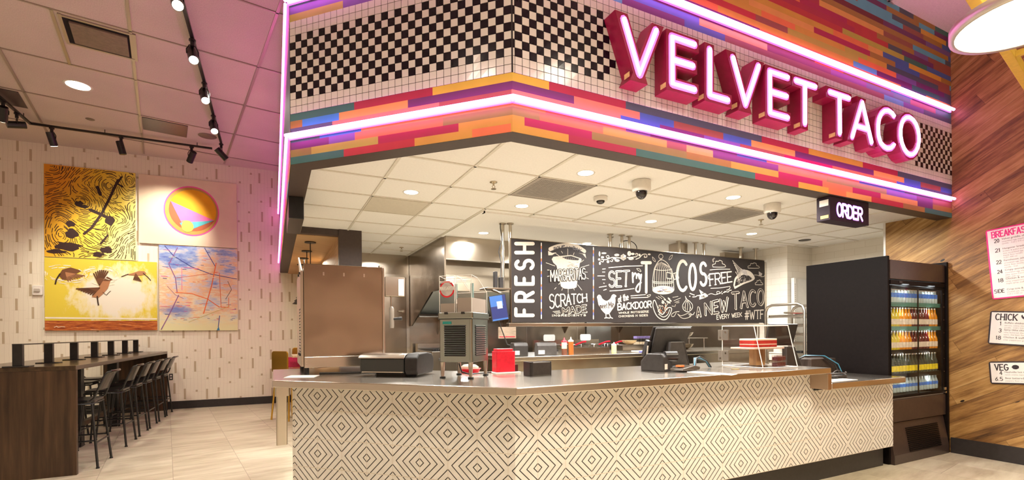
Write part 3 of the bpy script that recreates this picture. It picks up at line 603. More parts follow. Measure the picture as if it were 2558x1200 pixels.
me = bpy.data.meshes.new('tiled_front'); me.from_pydata(pan.v, [], pan.f); me.materials.append(dm); tf = bpy.data.objects.new('tiled_front', me); C.objects.link(tf); tf.parent = ctr; uvface(tf, uvs); WO['tiled_front'] = Vector((0, 0, 0))
core = MB(); i_ = .35
core.prism([(-S2*c45 + .002, S2*c45 + .003), (.0012, .003), (3.07, .003), (3.07, .40), (.17, .40), (-1.0, 1.57), (-1.262, 1.57)], .217, 1.05, CREAM)
core.prism([(3.07, .003), (XE, .003), (XE, .40), (3.07, .40)], .217, .90, CREAM); core.build('counter_base', ctr)
MB().prism([(-1.20, 1.32), (.033, .08), (4.40, .08), (4.40, .38), (.19, .38), (-.98, 1.54)], 0, .217, BASEB).build('kick_plate', ctr)
dO = .16; oc = (-dO*.414, -dO); oL = (-1.405, 1.405 - dO*1.414)
pl_ = [(3.10, -dO), oc, oL, (-1.405, 2.40), (-.42, 2.40), (-.42, 1.78), (.43, .93), (3.10, .93)]
tp = MB().prism([(x, y) for x, y in pl_], CT - .052, CT, STEEL); tp.build('steel_top', ctr, bev=.006)
MB().prism([(3.045, -dO - .003), (3.10, -dO - .003), (3.10, .93), (3.045, .93)], .905, CT - .053, steel('bronze_tint_steel', (.52, .40, .31), .3, 0, 'X')).build('step_panel', ctr, bev=.003)
MB().rbox(3.10, 4.36, -dO, .70, .905, .962, STEEL, .03, 4).build('lower_steel_top', ctr, bev=.006)
MB().rbox(-1.392, -1.288, 1.30, 1.42, .966, 1.049, STEEL, .012).rbox(-1.383, -1.305, 1.31, 1.40, .59, .966, STEEL, .012).build('support_bracket', ctr)
mb = MB()
for x in (3.09, 3.13, 3.17): mb.cyl((x, -.02, .885), (x, -.02, .903), .012, BLACK)
mb.build('glide_foot', ctr)

# ---------------------------------------------------------------- dining hall: paintings
def ywall(x, d): return wallY(x) - d
class Canvas:
    """a stretched canvas on the back wall; P(u, v, lift) gives a point on it"""
    def __init__(s, x0, x1, z0, z1, depth=.035): s.x0, s.x1, s.z0, s.z1, s.d = x0, x1, z0, z1, depth; s.mb = MB()
    def P(s, u, v, l=0.): x = s.x0 + (s.x1 - s.x0)*u; return Vector((x, ywall(x, s.d + .001 + l*2.5), s.z0 + (s.z1 - s.z0)*v))
    def base(s, m, side):
        a, b = s.x0, s.x1; p = [(a, ywall(a, s.d)), (b, ywall(b, s.d)), (b, ywall(b, .002)), (a, ywall(a, .002))]
        s.mb.prism(p, s.z0, s.z1, side); s.mb.face([s.P(0, 0), s.P(1, 0), s.P(1, 1), s.P(0, 1)], m); s.n = (-.0288, -.9996, 0)
    def line(s, pts, w, m, l=.001, caps=True): ribbon(s.mb, [s.P(min(max(u, .006), .994), min(max(v, .006), .994), l) for u, v in pts], w, s.n, m, caps)
    def poly(s, pts, m, l=.001): s.mb.face([s.P(u, v, l) for u, v in pts], m)
SIDE = tint('canvas_edge', (.75, .68, .55), .7)
def canvas_mat(name, fn):
    m = mat(name, (.8, .7, .4), .6); nt = m.node_tree; p, x, y, z = objco(nt); nt.links.new(fn(nt, p, x, y, z), bsdf(m).inputs['Base Color']); return m
rnd = random.Random(11)
# swirling brushwork in orange and yellow
a = Canvas(-5.05, -3.725, 2.862, 4.517)
a.base(canvas_mat('paint_orange_yellow', lambda nt, p, x, y, z: ramp(nt, M(nt, 'ADD', M(nt, 'MULTIPLY', M(nt, 'ADD', x, 5.05), .55), M(nt, 'ADD', M(nt, 'MULTIPLY', M(nt, 'SUBTRACT', 4.5, z), .22), M(nt, 'MULTIPLY', noise(nt, p, 3.), .15))), [(.25, (.72, .28, .01)), (.55, (.80, .50, .03)), (.8, (.86, .68, .10)), (1., (.88, .80, .35))])), SIDE)
INK = tint('dark_paint', (.035, .012, .010), .6)
vort = [(.16, .93, 1), (.13, .45, -1), (.70, .84, -1), (.94, .87, 1), (.90, .40, 1), (.93, .20, -1), (.72, .18, 1), (.15, .23, -1), (.42, .62, 1), (.35, .82, -1)]
def field(u, v):
    fx = fy = 0.
    for cu, cv, sg in vort:
        dx, dy = u - cu, v - cv; r2 = dx*dx + dy*dy + .004; k = math.exp(-r2*14)/math.sqrt(r2); fx += -dy*sg*k; fy += dx*sg*k
    fx += .30; fy += .42; L = math.hypot(fx, fy) or 1; return fx/L, fy/L
def indark(u, v):                                 # the broad dark diagonal of the picture
    t = (u*.62 + v*.78); w_ = (u*.78 - v*.62); return abs(w_ - (-.02 + .10*math.sin(t*5))) < .055 and t < .62 and t > .12
nst = 0; occ = {}
for k in range(5200):
    u, v = rnd.random(), rnd.random(); pts = [(u, v)]; ok = True
    L = rnd.randint(6, 20)
    for j in range(L):
        du, dv = field(u, v); u += du*.0105; v += dv*.0085
        if not (.004 < u < .996 and .004 < v < .996): break
        pts.append((u, v))
    if len(pts) < 4: continue
    keys = [(int(p[0]*62), int(p[1]*76)) for p in pts]
    if any(kk in occ for kk in keys): continue
    for kk in keys: occ[kk] = 1
    a.line(pts[::2] if len(pts) > 6 else pts, rnd.uniform(.007, .0125), INK, .001, False); nst += 1
    if nst > 900: break
def blob(cv, c, ru, rv, m, n=14, jit=.3, l=.0015): cv.poly([(c[0] + ru*cos(2*pi*k/n)*(1 + rnd.uniform(-jit, jit)), c[1] + rv*sin(2*pi*k/n)*(1 + rnd.uniform(-jit, jit))) for k in range(n)], m, l)
a.line([(.80, .90), (.70, .68), (.61, .50), (.50, .34), (.42, .27)], .040, INK, .0016); a.line([(.49, .54), (.60, .50), (.72, .45)], .052, INK, .0016)
blob(a, (.70, .43), .05, .05, INK); blob(a, (.37, .60), .05, .03, INK); blob(a, (.42, .57), .045, .02, INK); blob(a, (.27, .37), .05, .035, INK); blob(a, (.28, .26), .07, .05, INK); blob(a, (.25, .12), .15, .05, INK); blob(a, (.12, .06), .10, .025, INK); blob(a, (.66, .10), .07, .035, INK); blob(a, (.57, .05), .06, .03, INK); a.line([(.84, .94), (.79, .86), (.85, .83)], .03, INK, .0016); a.line([(.68, .27), (.60, .17)], .03, INK, .0016); a.line([(.57, .80), (.60, .72)], .05, INK, .0016)
tag(a.mb.build('painting'), 'square painting of dark swirling strokes on orange and yellow, upper left of four', 'painting')
# geometric round on cream
b = Canvas(-3.68, -2.055, 3.203, 4.512); b.base(tint('paint_cream', (.82, .66, .50), .65, .04, 4.), SIDE)
def ell(cx, cy, rx, ry, m, l, a0=0, a1=360): b.poly([(cx + rx*cos(R(a0 + (a1-a0)*k/40)), cy + ry*sin(R(a0 + (a1-a0)*k/40))) for k in range(41 if a1 - a0 < 360 else 40)], m, l)
flat = lambda n_, c: tint('paint_' + n_, srgb(*c), .65, .05, 8.)
cx, cy = .525, .52; rx, ry = .285, .375; ell(cx, cy, rx, ry, flat('pink', (240, 95, 170)), .001); ell(cx, cy, rx*.955, ry*.945, flat('tan', (196, 150, 78)), .0015); ell(cx + .01, cy + .01, rx*.85, ry*.83, flat('rust', (178, 92, 60)), .002)
pA = (cx + .01 + rx*.85*cos(R(158)), cy + .01 + ry*.83*sin(R(158))); pB = (cx + .01 + rx*.85*cos(R(-24)), cy + .01 + ry*.83*sin(R(-24)))
b.poly([(cx + .01 + rx*.85*cos(R(-24 + 182*k/30)), cy + .01 + ry*.83*sin(R(-24 + 182*k/30))) for k in range(31)], flat('sun_yellow', (238, 172, 22)), .0025)
b.poly([pA, pB, (.43, .30)], flat('rose', (240, 110, 172)), .003); b.poly([(.40, .33), pB, (.455, .20)], flat('aqua', (86, 178, 190)), .0032); ell(.48, .285, .062, .085, flat('lime', (196, 186, 84)), .0036); ell(.465, .355, .05, .02, flat('grey_green', (160, 140, 110)), .0034)
tag(b.mb.build('painting'), 'cream painting with a pink-ringed yellow round of triangles, upper right of four', 'painting')
# three birds over a red horizon
c = Canvas(-5.053, -3.403, 1.54, 2.848)
def birdbg(nt, p, x, y, z):
    n1 = noise(nt, comb(nt, M(nt, 'MULTIPLY', x, 2.), z, 0.), 3., 5., .65)
    dx = M(nt, 'DIVIDE', M(nt, 'ADD', x, 4.02), .62); dz = M(nt, 'DIVIDE', M(nt, 'SUBTRACT', z, 2.22), .48); d = M(nt, 'SQRT', M(nt, 'ADD', M(nt, 'MULTIPLY', dx, dx), M(nt, 'MULTIPLY', dz, dz)))
    f = M(nt, 'ADD', M(nt, 'MULTIPLY', d, .55), M(nt, 'MULTIPLY', M(nt, 'SUBTRACT', n1, .5), 1.1))
    sky = ramp(nt, f, [(.35, (.86, .80, .68)), (.5, (.84, .74, .40)), (.66, (.76, .60, .06))])
    gr = ramp(nt, noise(nt, comb(nt, M(nt, 'MULTIPLY', x, 1.5), M(nt, 'MULTIPLY', z, 14.), 0.), 3., 5., .7), [(.35, (.16, .025, .008)), (.5, (.45, .10, .02)), (.62, (.62, .20, .04)), (.72, (.85, .75, .6))])
    return mixc(nt, M(nt, 'LESS_THAN', z, 1.72), sky, gr)
c.base(canvas_mat('paint_birds', birdbg), SIDE); BB = flat('bird_brown', (112, 70, 44)); BT = flat('bird_tan', (176, 122, 84)); WHT = flat('chalk', (246, 236, 214)); BD = flat('bird_dark', (58, 38, 28))
for cc in ((.19, .78, .17, .13), (.49, .78, .14, .14)):
    for k in range(40): t = rnd.uniform(0, 2*pi); q = rnd.uniform(.8, 1.3); u0 = cc[0] + cc[2]*q*cos(t); v0 = cc[1] + cc[3]*q*sin(t)*.8; c.line([(u0, v0), (u0 - .05*sin(t), v0 + .05*cos(t)*.6)], rnd.uniform(.006, .014), WHT, .001)
c.line([(.01, .175), (.99, .165)], .03, WHT, .0012)
def feathers(root, tips, m, w_): 
    for q in tips:
        c.line([root, ((root[0]+q[0])/2, (root[1]+q[1])/2), q], w_, m, .002); c.line([((root[0]+q[0])/2, (root[1]+q[1])/2), q], w_*.3, BD, .0024)
c.poly([(.12, .76), (.15, .84), (.22, .875), (.28, .85), (.31, .83), (.27, .79), (.22, .70), (.15, .70)], BB, .0018); feathers((.18, .80), [(.34 - .02*k, .765 - .012*k) for k in range(8)], BT, .018); c.line([(.13, .78), (.10, .70), (.09, .64)], .022, BD, .002)
c.poly([(.40, .47), (.45, .56), (.48, .66), (.52, .74), (.56, .75), (.57, .71), (.545, .60), (.51, .53), (.46, .46)], BT, .0018); c.poly([(.50, .70), (.54, .765), (.575, .735), (.59, .725), (.56, .70)], BB, .0019)
feathers((.47, .64), [(.42 + .018*k, .80 + .022*k - .0012*k*k*2) for k in range(8)], BB, .022); feathers((.47, .60), [(.27 + .02*k, .58 - .012*k) for k in range(8)], BB, .022); c.line([(.45, .48), (.455, .40), (.46, .36)], .02, BD, .002); c.line([(.50, .54), (.53, .50), (.56, .55), (.57, .56)], .008, BD, .002); c.line([(.525, .735), (.56, .72)], .01, WHT, .0026)
c.poly([(.70, .80), (.76, .82), (.83, .86), (.88, .86), (.90, .83), (.86, .80), (.80, .79)], BT, .0018); feathers((.80, .82), [(.78 + .014*k, .73 - .004*k) for k in range(6)], BB, .016); c.line([(.87, .83), (.91, .78), (.94, .73)], .014, BD, .002); c.line([(.73, .81), (.67, .77)], .012, BD, .002); c.line([(.08, .045), (.10, .06), (.11, .045), (.14, .055), (.17, .05)], .008, WHT, .0026)
tag(c.mb.build('painting'), 'yellow painting of three brown birds in flight, lower left of four', 'painting')
# loose blue and orange abstract
d = Canvas(-3.37, -2.053, 1.532, 3.185)
def absbg(nt, p, x, y, z):
    v = comb(nt, M(nt, 'MULTIPLY', x, 1.2), M(nt, 'MULTIPLY', z, 2.2), 4.); n1 = noise(nt, v, 1.6, 5., .6); n2 = noise(nt, comb(nt, M(nt, 'MULTIPLY', x, 2.), M(nt, 'MULTIPLY', z, 12.), 1.), 3., 4., .7)
    f = M(nt, 'ADD', M(nt, 'MULTIPLY', n1, .8), M(nt, 'MULTIPLY', n2, .28)); f = M(nt, 'ADD', f, M(nt, 'MULTIPLY', M(nt, 'ADD', x, 2.85), .06)); f = M(nt, 'SUBTRACT', f, M(nt, 'MULTIPLY', M(nt, 'MAXIMUM', M(nt, 'SUBTRACT', z, 2.65), 0.), .22))
    c1 = ramp(nt, f, [(.32, (.10, .15, .52)), (.43, (.30, .40, .70)), (.50, (.72, .62, .62)), (.56, (.86, .52, .30)), (.63, (.86, .74, .55)), (.75, (.40, .50, .76))])
    lowf = M(nt, 'SMOOTH_MIN', 1., M(nt, 'MULTIPLY', M(nt, 'MAXIMUM', M(nt, 'SUBTRACT', 2.0, z), 0.), 2.4), .1)
    c1 = mixc(nt, lowf, c1, (.82, .78, .45, 1))
    bl = M(nt, 'MULTIPLY', M(nt, 'MINIMUM', M(nt, 'MAXIMUM', M(nt, 'MULTIPLY', M(nt, 'SUBTRACT', 1.15, M(nt, 'ADD', M(nt, 'ABSOLUTE', M(nt, 'MULTIPLY', M(nt, 'SUBTRACT', z, 1.93), 4.)), M(nt, 'ADD', M(nt, 'ABSOLUTE', M(nt, 'MULTIPLY', M(nt, 'ADD', x, 3.1), 1.6)), M(nt, 'MULTIPLY', n2, 1.0)))), 2.2), 0.), 1.), .8)
    return mixc(nt, bl, c1, (.10, .16, .52, 1))
d.base(canvas_mat('paint_abstract', absbg), SIDE)
for pts, w_, col in ([((.07, 1), (.18, .88), (.40, .76), (.65, .68), (1, .63)), .012, 'deep_blue'], [((.57, 1), (.64, .88), (.71, .77)), .012, 'deep_blue'], [((.23, .98), (.12, .78), (.20, .62), (.22, .45)), .014, 'plum'], [((.72, .82), (.66, .55), (.55, .20)), .018, 'flame'], [((.20, .45), (.40, .44), (.60, .38), (.76, .28)), .014, 'flame'], [((.28, .75), (.28, .48)), .008, 'rose'], [((.30, .75), (.50, .74)), .008, 'rose'], [((.24, .42), (.10, .15), (.02, .01)), .014, 'plum'], [((.87, .60), (.92, .50), (.84, .38)), .008, 'bird_dark'], [((.76, .70), (.78, .28), (.88, .28), (.88, .40)), .01, 'flame'], [((.10, .52), (.20, .42), (.30, .38)), .006, 'plum'], [((.76, .18), (.74, .04)), .012, 'deep_blue'], [((.20, .62), (.72, .70)), .006, 'flame'], [((.36, .10), (.90, .30)), .006, 'lime']):
    d.line(pts, w_, flat(col, dict(deep_blue=(58, 72, 150), plum=(140, 90, 150), flame=(240, 120, 70), rose=(240, 110, 172), lime=(196, 186, 84), bird_dark=(58, 38, 28))[col]), .001, False)
d.poly([(.72, 0), (.76, 0), (.745, .05)], flat('sea', (60, 130, 170)), .0015)
for k in range(90): u, v = rnd.random(), rnd.choice((rnd.uniform(.5, .95), rnd.uniform(.12, .35))); d.line([(u, v), (u + rnd.uniform(.02, .09), v + rnd.uniform(-.006, .006))], rnd.uniform(.004, .010), flat(*rnd.choice([('deep_blue', 0), ('flame', 0), ('chalk', 0), ('rose', 0)])[:1], (0, 0, 0)), .0008, False)
tag(d.mb.build('painting'), 'blue and orange abstract painting with crossing lines, lower right of four', 'painting')
t = thing('wall_alarm', 'small white alarm strobe on the wall left of the bird painting', 'alarm', (-5.153, wallY(-5.153), 2.17))
yb = wallY(-5.153); MB().rbox(-5.222, -5.084, yb - .03, yb - .001, 2.172, 2.342, WHITEP, .015, 3, None, 'Y').build('housing', t, bev=.004); MB().rbox(-5.195, -5.115, yb - .05, yb - .03, 2.235, 2.285, mat('strobe_lens', (.5, .45, .4), .15, spec=.9), .01, 3, None, 'Y').build('lens', t)
t = thing('wall_outlet', 'dark power outlet low on the wall at the far end of the bar', 'outlet', (-3.195, wallY(-3.195), .56)); yb = wallY(-3.195)
MB().rbox(-3.225, -3.165, yb - .008, yb - .001, .57, .69, DARKG, .006, 2, None, 'Y').build('cover_plate', t); MB().box(-3.21, -3.18, yb - .011, yb - .008, .64, .67, WHITEP).box(-3.21, -3.18, yb - .011, yb - .008, .59, .62, WHITEP).build('sockets', t)
# ---------------------------------------------------------------- dining hall: bar table, stools, tracks, ceiling fittings
BX0, BX1, BY0, BY1, BZ = -4.20, -3.236, 3.688, 8.50, 1.132
t = thing('bar_table', 'long dark walnut bar table with panel ends running to the papered wall', 'table', ((BX0+BX1)/2, (BY0+BY1)/2, 0))
MB().box(BX0, BX1, BY0, BY1, BZ - .045, BZ, BARWY).build('table_top', t, bev=.003)
MB().box(BX0, BX1, BY0 + .001, BY0 + .05, 0, BZ - .046, BARW).build('end_panel', t); MB().box(BX0, BX1, BY1 - .05, BY1 - .001, 0, BZ - .046, BARW).build('end_panel', t)
for y in (5.35, 6.95): MB().box(-3.76, -3.64, y - .06, y + .06, .012, BZ - .046, BLACKM).box(-3.77, -3.64, y - .08, y + .08, 0, .012, BLACKM).build('pedestal', t)
MB().box(-3.73, -3.67, BY0 + .05, BY1 - .05, .24, .30, BARW).build('foot_beam', t)
t = thing('bar_lamp_rail', 'black rail on seven flat posts along the middle of the walnut bar top', 'rail', (-3.70, 6.3, BZ))
for px_ in (41, 118, 181, 232, 273, 308, 335):
    y = yfor(px_, -3.70); p = MB().box(-3.738, -3.662, y - .025, y + .025, BZ + .012, BZ + .222, BLACKM).build('post', t, bev=.003)
    MB().rbox(-3.80, -3.60, y - .08, y + .08, BZ, BZ + .012, BLACKM, .02).build('base_plate', p)
MB().box(-3.738, -3.662, yfor(41, -3.70) - .025, yfor(335, -3.70) + .025, BZ + .222, BZ + .233, BLACKM).build('top_bar', t)
CHB = mat('black_chrome', (.05, .045, .042), .2, .9)
def stool():
    t = thing('bar_stool', '', 'stool', (0, 0, 0), None, True)
    s = MB().rbox(-.20, .20, -.205, .205, .715, .742, BLACKM, .05, 4); s.build('seat', t, bev=.006)
    fr = MB().tube([(-.19, -.195, .70), (.19, -.195, .70), (.19, .195, .70), (-.19, .195, .70)], .011, BLACKM, 6, True); fr.build('seat_frame', t)
    for sx in (-1, 1):
        for sy in (-1, 1):
            l = MB().cyl((sx*.185, sy*.19, .70), (sx*.245, sy*.245, .008), .0125, BLACKM, None, 8); lo = l.build('leg', t)
            MB().cyl((sx*.245, sy*.245, 0), (sx*.245, sy*.245, .012), .017, RUBBER, None, 8).build('foot_cap', lo)
    g = lambda k, z: k*(.185 + .06*(.70 - z)/.70)
    for sy in (-1, 1): MB().cyl((g(-1, .30), sy*(g(1, .30) + .004), .30), (g(1, .30), sy*(g(1, .30) + .004), .30), .009, BLACKM, None, 8).build('stretcher', t)
    MB().cyl((g(1, .27), -g(1, .27), .27), (g(1, .27), g(1, .27), .27), .010, BLACKM, None, 8).build('stretcher', t); MB().cyl((g(-1, .24), -g(1, .24), .24), (g(-1, .24), g(1, .24), .24), .010, BLACKM, None, 8).build('stretcher', t)
    for sy in (-1, 1): MB().tube([(.17, sy*.195, .73), (.205, sy*.195, .76), (.255, sy*.19, .90), (.295, sy*.185, 1.0), (.318, sy*.18, 1.035), (.350, sy*.165, 1.045)], .011, BLACKM, 8).build('back_post', t)
    MB().tube([(.345, -.17, 1.045), (.362, -.10, 1.047), (.366, 0, 1.047), (.362, .10, 1.047), (.345, .17, 1.045)], .014, CHB, 8).build('top_rail', t)
    b = MB(); n = 6
    for k in range(n):
        y0, y1 = -.185 + .37*k/n, -.185 + .37*(k+1)/n; q = lambda y, z: (.255 + (z - .90)*.40 + .02*(1 - (y/.185)**2), y, z)
        vs = [q(y0, .845), q(y1, .845), q(y1, 1.025), q(y0, 1.025)]; b.add(vs + [(v[0] + .012, v[1], v[2]) for v in vs], [(0, 1, 2, 3), (4, 7, 6, 5), (0, 4, 5, 1), (2, 6, 7, 3)] + ([(0, 3, 7, 4)] if k == 0 else []) + ([(1, 5, 6, 2)] if k == n-1 else []), CHB)
    b.build('backrest', t); return t
st = stool(); G = 'bar stools at the walnut bar'
st['label'] = 'black bar stool nearest the front end panel, aisle side of the walnut bar'; st['group'] = G; st.location = (-3.365, 4.15, 0)
for k, y in enumerate((5.28, 5.98, 6.62, 7.30, 7.93)):
    dup(st, (-3.365, y, 0), 0, 'black bar stool on the aisle side of the bar, %s' % ('second from its front end', 'third from its front end', 'fourth from its front end', 'second from the papered wall', 'nearest the papered wall')[k], G)
for k, y in enumerate((4.45, 5.25, 6.0, 6.75, 7.5)):
    dup(st, (-4.07, y, 0), pi, 'black bar stool on the far side of the walnut bar, %s from the front' % ORD[k], G)
# track lights
def track_head(loc, target, label, lit, e=60, spot=R(50)):
    loc = Vector(loc); t = thing('track_spotlight', label, 'spotlight', loc, 'track spotlights of the dining hall'); d = (Vector(target) - loc).normalized()
    p0 = loc + Vector((0, 0, -.10)); a = p0 - d*.10; b = p0 + d*.11
    h = MB().cyl(a, b, .052, BLACKM, None, 16); h.build('lamp_body', t)
    MB().cyl(loc + UP*.0, loc + UP*.055, .022, BLACKM, None, 8).cyl(loc + UP*.055, loc + UP*.075, .035, BLACKM, None, 8).build('track_adapter', t)
    s = d.cross(UP); s = s.normalized() if s.length > .01 else Vector((1, 0, 0))
    MB().tube([p0 + s*.056, p0 + s*.058 + UP*.05, loc + s*.03 + UP*.004, loc - s*.03 + UP*.004, p0 - s*.058 + UP*.05, p0 - s*.056], .006, BLACKM, 6).build('yoke', t)
    MB().cyl(b + d*.0005, b + d*.003, .046, EMW if lit else mat('dark_lens', (.05, .05, .05), .1), None, 16).build('lens', t)
    if lit: lamp('SPOT', b + d*.02, e, WARM, .04, b + d*3, spot, 1.0)
TZ = 4.80
t = thing('light_track', 'black ceiling light track running straight from the fascia side towards the papered wall', 'light track', (-2.2, 4.6, TZ)); MB().box(-2.218, -2.182, 1.6, 7.05, TZ - .005, TZ + .025, BLACKM).build('rail', t)
for y in (2.2, 4.3, 6.6): MB().cyl((-2.2, y, TZ + .025), (-2.2, y, HALL), .006, BLACKM, None, 6).build('hanger', t)
t = thing('light_track', 'black ceiling light track that turns a corner along the papered wall', 'light track', (-3.6, 7.43, TZ)); MB().box(-4.848, -4.812, 4.5, 7.448, TZ - .005, TZ + .025, BLACKM).box(-4.812, -2.37, 7.412, 7.448, TZ - .005, TZ + .025, BLACKM).build('rail', t)
for x, y in ((-4.83, 5.5), (-4.83, 7.2), (-3.9, 7.43), (-2.6, 7.43)): MB().cyl((x, y, TZ + .025), (x, y, HALL), .006, BLACKM, None, 6).build('hanger', t)
for k, px in enumerate((443, 482, 511, 533, 552)):
    y = yfor(px, -2.2); track_head((-2.2, y, TZ - .085), (-1.9 if k < 4 else -1.6, y - 1.0 if k < 4 else y + .2, 3.4 if k < 4 else 4.1), 'black track spotlight on the straight track, %s from the front' % ORD[k], k < 4, 70)
for k, (px, tg, lit, e) in enumerate(((8, (-5.6, 8.4, 2.2), True, 90), (42, (-6.2, 6.3, 4.3), False, 0))):
    y = yfor(px, -4.83); track_head((-4.83, y, TZ - .085), tg, 'black track spotlight on the side arm of the cornered track, %s' % ('lit' if lit else 'unlit by the corner'), lit, e)
for k, (px, tg, lit, e) in enumerate(((129, (-4.25, 8.55, 2.5), True, 210), (302, (-3.3, 7.6, 3.0), False, 0), (478, (-3.35, 8.55, 3.5), True, 300))):
    r = ray(px, 300); kk = (7.43 - CAM.y)/r.y; x = (CAM + r*kk).x
    track_head((x, 7.43, TZ - .085), tg, 'black track spotlight hanging over the paintings, %s' % ('leftmost, aimed at the bird painting', 'middle one, unlit', 'rightmost and glaring, aimed at the cream painting')[k], lit, e, R(72))
def down(x, y, z, r, label, name='downlight', rim=WHITEP, grp=None):
    t = thing(name, label, 'downlight', (x, y, z), grp); MB().lathe([(r*1.0, -.001), (r*1.22, -.006), (r*1.25, -.001)], rim, (x, y, z), 24, None, False).build('trim_ring', t); MB().lathe([(r, -.004), (r, -.0015)], EMW, (x, y, z), 24).build('lens', t)
down(-3.783, 5.782, HALL, .13, 'round lit downlight in the dark felt ceiling of the dining hall')
al = da; bl = db                                   # ceiling panel directions
def cq(mb, c, w_, l_, z0, z1, m):
    c = Vector(c); p = [c + bl*sx*w_/2 + al*sy*l_/2 for sx, sy in ((-1, -1), (1, -1), (1, 1), (-1, 1))]; mb.prism([(v.x, v.y) for v in p], z0, z1, m); return mb
t = thing('ceiling_diffuser', 'square plaque air diffuser with a dark gap, nearest in the felt ceiling', 'air diffuser', (-3.17, 4.3, HALL - .03))
DIFM = tint('diffuser_brown', (.20, .15, .11), .5); cq(MB(), (-3.165, 4.305, 0), .62, .60, HALL - .006, HALL - .001, mat('dark_gap', (.01, .008, .008), .9)).build('slot', t); cq(MB(), (-3.165, 4.305, 0), .50, .47, HALL - .030, HALL - .008, DIFM).build('plaque', t, bev=.004)
fr = MB()
for s in (-1, 1): cq(fr, Vector((-3.165, 4.305, 0)) + bl*s*.315, .03, .66, HALL - .016, HALL - .001, GRD); cq(fr, Vector((-3.165, 4.305, 0)) + al*s*.305, .60, .03, HALL - .016, HALL - .001, GRD)
fr.build('frame', t)
tag(cq(MB(), (-2.98, 6.90, 0), .60, .56, HALL - .010, HALL - .001, tint('dark_return_panel', (.07, .05, .045), .35)).build('ceiling_return_panel', bev=.002), 'dark flat return air panel beside the round ceiling speaker', 'air panel')
tag(cq(MB(), (-4.95, 6.60, 0), .62, .60, HALL - .010, HALL - .001, MATS['dark_return_panel']).build('ceiling_return_panel', bev=.002), 'dark flat return air panel above the side arm of the cornered track', 'air panel')
t = thing('ceiling_speaker', 'round brown ceiling speaker near the end of the straight track', 'speaker', (-2.40, 7.02, HALL)); MB().lathe([(.001, -.004), (.135, -.006), (.14, -.001)], DIFM, (-2.40, 7.02, HALL), 24, None, False).build('grille', t)
t = thing('smoke_sensor', 'small round brown cover plate in the felt ceiling above the corner of the track', 'sensor', (-3.987, 7.035, HALL)); MB().lathe([(.001, -.006), (.055, -.005), (.06, -.001)], DIFM, (-3.987, 7.035, HALL), 16, None, False).build('cover_plate', t)
# disc pendant and the yellow beam
dc = Vector((2.49, -1.63, 3.2)); t = thing('disc_pendant', 'large round disc lamp glaring white, hanging by the wood wall', 'pendant lamp', dc)
MB().lathe([(.318, -.0), (.345, .0), (.345, .055), (.10, .075)], mat('pale_metal', (.6, .55, .5), .35, .6), dc, 40, None, False).build('housing', t); MB().lathe([(.317, .004), (.317, .012)], mat('disc_lens', (1, 1, 1), .4, emit=(1, .9, .72), es=9.), dc, 40).build('diffuser', t)
m_ = MB()
for a_ in (30, 150, 270): q = dc + Vector((.2*cos(R(a_)), .2*sin(R(a_)), .07)); m_.cyl(q, Vector((q.x, q.y, HALL)), .003, BLACKM, None, 6)
m_.build('suspension_wire', t)
lamp('AREA', dc - UP*.03, 70, (1, .86, .62), .6)
YEL = tint('yellow_paint', (.62, .40, .05), .45, .08); t = thing('yellow_beam', 'yellow hanging ceiling beam with a cross arm above the round disc lamp', 'beam', (3.2, -1.3, 3.4)); e1 = Vector((cos(R(9.9)), sin(R(9.9)), 0)); e2 = Vector((-e1.y, e1.x, 0)); bo = Vector((2.353, -1.432, 0))
def beam(mb, a_, b_, w_, z0, z1, m): s = (b_ - a_).normalized().cross(UP)*w_/2; mb.prism([((a_ - s).x, (a_ - s).y), ((b_ - s).x, (b_ - s).y), ((b_ + s).x, (b_ + s).y), ((a_ + s).x, (a_ + s).y)], z0, z1, m)
m_ = MB(); beam(m_, bo - e1*.9, bo + e1*2.4, .055, 3.40, 3.48, YEL); m_.build('main_beam', t, bev=.003); m_ = MB(); q = bo + e1*1.10 - e2*.028; beam(m_, q, q - e2*1.2, .03, 3.41, 3.45, YEL); m_.build('cross_arm', t)
m_ = MB()
for k in (-.6, .7, 2.1): q = bo + e1*k; m_.cyl((q.x, q.y, 3.48), (q.x, q.y, HALL), .004, BLACKM, None, 6)
m_.build('suspension_wire', t)

# ---------------------------------------------------------------- drinks cooler by the wood wall
CX0, CX1 = 4.50, 5.692; t = thing('drinks_cooler', 'tall black glass-fronted drinks cooler beside the wood wall', 'cooler', ((CX0+CX1)/2, .5, 0))
FB = tint('cooler_black', (.006, .004, .004), .5, .2, spec=.12); FBR = tint('cooler_brown_black', (.050, .032, .027), .3, .15)
MB().box(4.468, 4.50, .055, .935, 0.01, 2.23, FB).build('side_panel', t, bev=.003)
MB().box(5.655, CX1, .03, .93, 0.0, 2.225, FB).build('side_panel', t, bev=.003)
cab = MB().box(4.501, 5.654, .86, .93, .05, 2.19, FB).box(4.501, 5.654, .10, .86, 2.0, 2.19, FB).box(4.501, 5.654, .10, .86, .40, .685, FB); cab.build('cabinet', t)
inn = tint('cooler_interior', (.62, .64, .62), .4, .04); MB().box(4.501, 5.654, .80, .858, .69, 1.995, inn).box(4.501, 5.654, .07, .80, .686, .70, inn).build('liner', t)
MB().box(4.501, 5.654, .05, .099, 1.985, 2.19, FBR).build('header', t, bev=.004); MB().box(4.501, 5.654, .045, .099, 1.925, 1.975, FB).box(4.66, 4.72, .040, .046, 1.945, 1.965, BLACK).build('vent_strip', t)
MB().box(4.501, 5.654, .05, .119, .445, .685, FBR).build('lower_panel', t, bev=.004)
MB().prism([(.075, .435), (.02, .10), (.02, .0), (.85, .0), (.85, .435)], 4.501, 5.654, FBR, 'X').build('base_panel', t, bev=.004)
gm = MB()
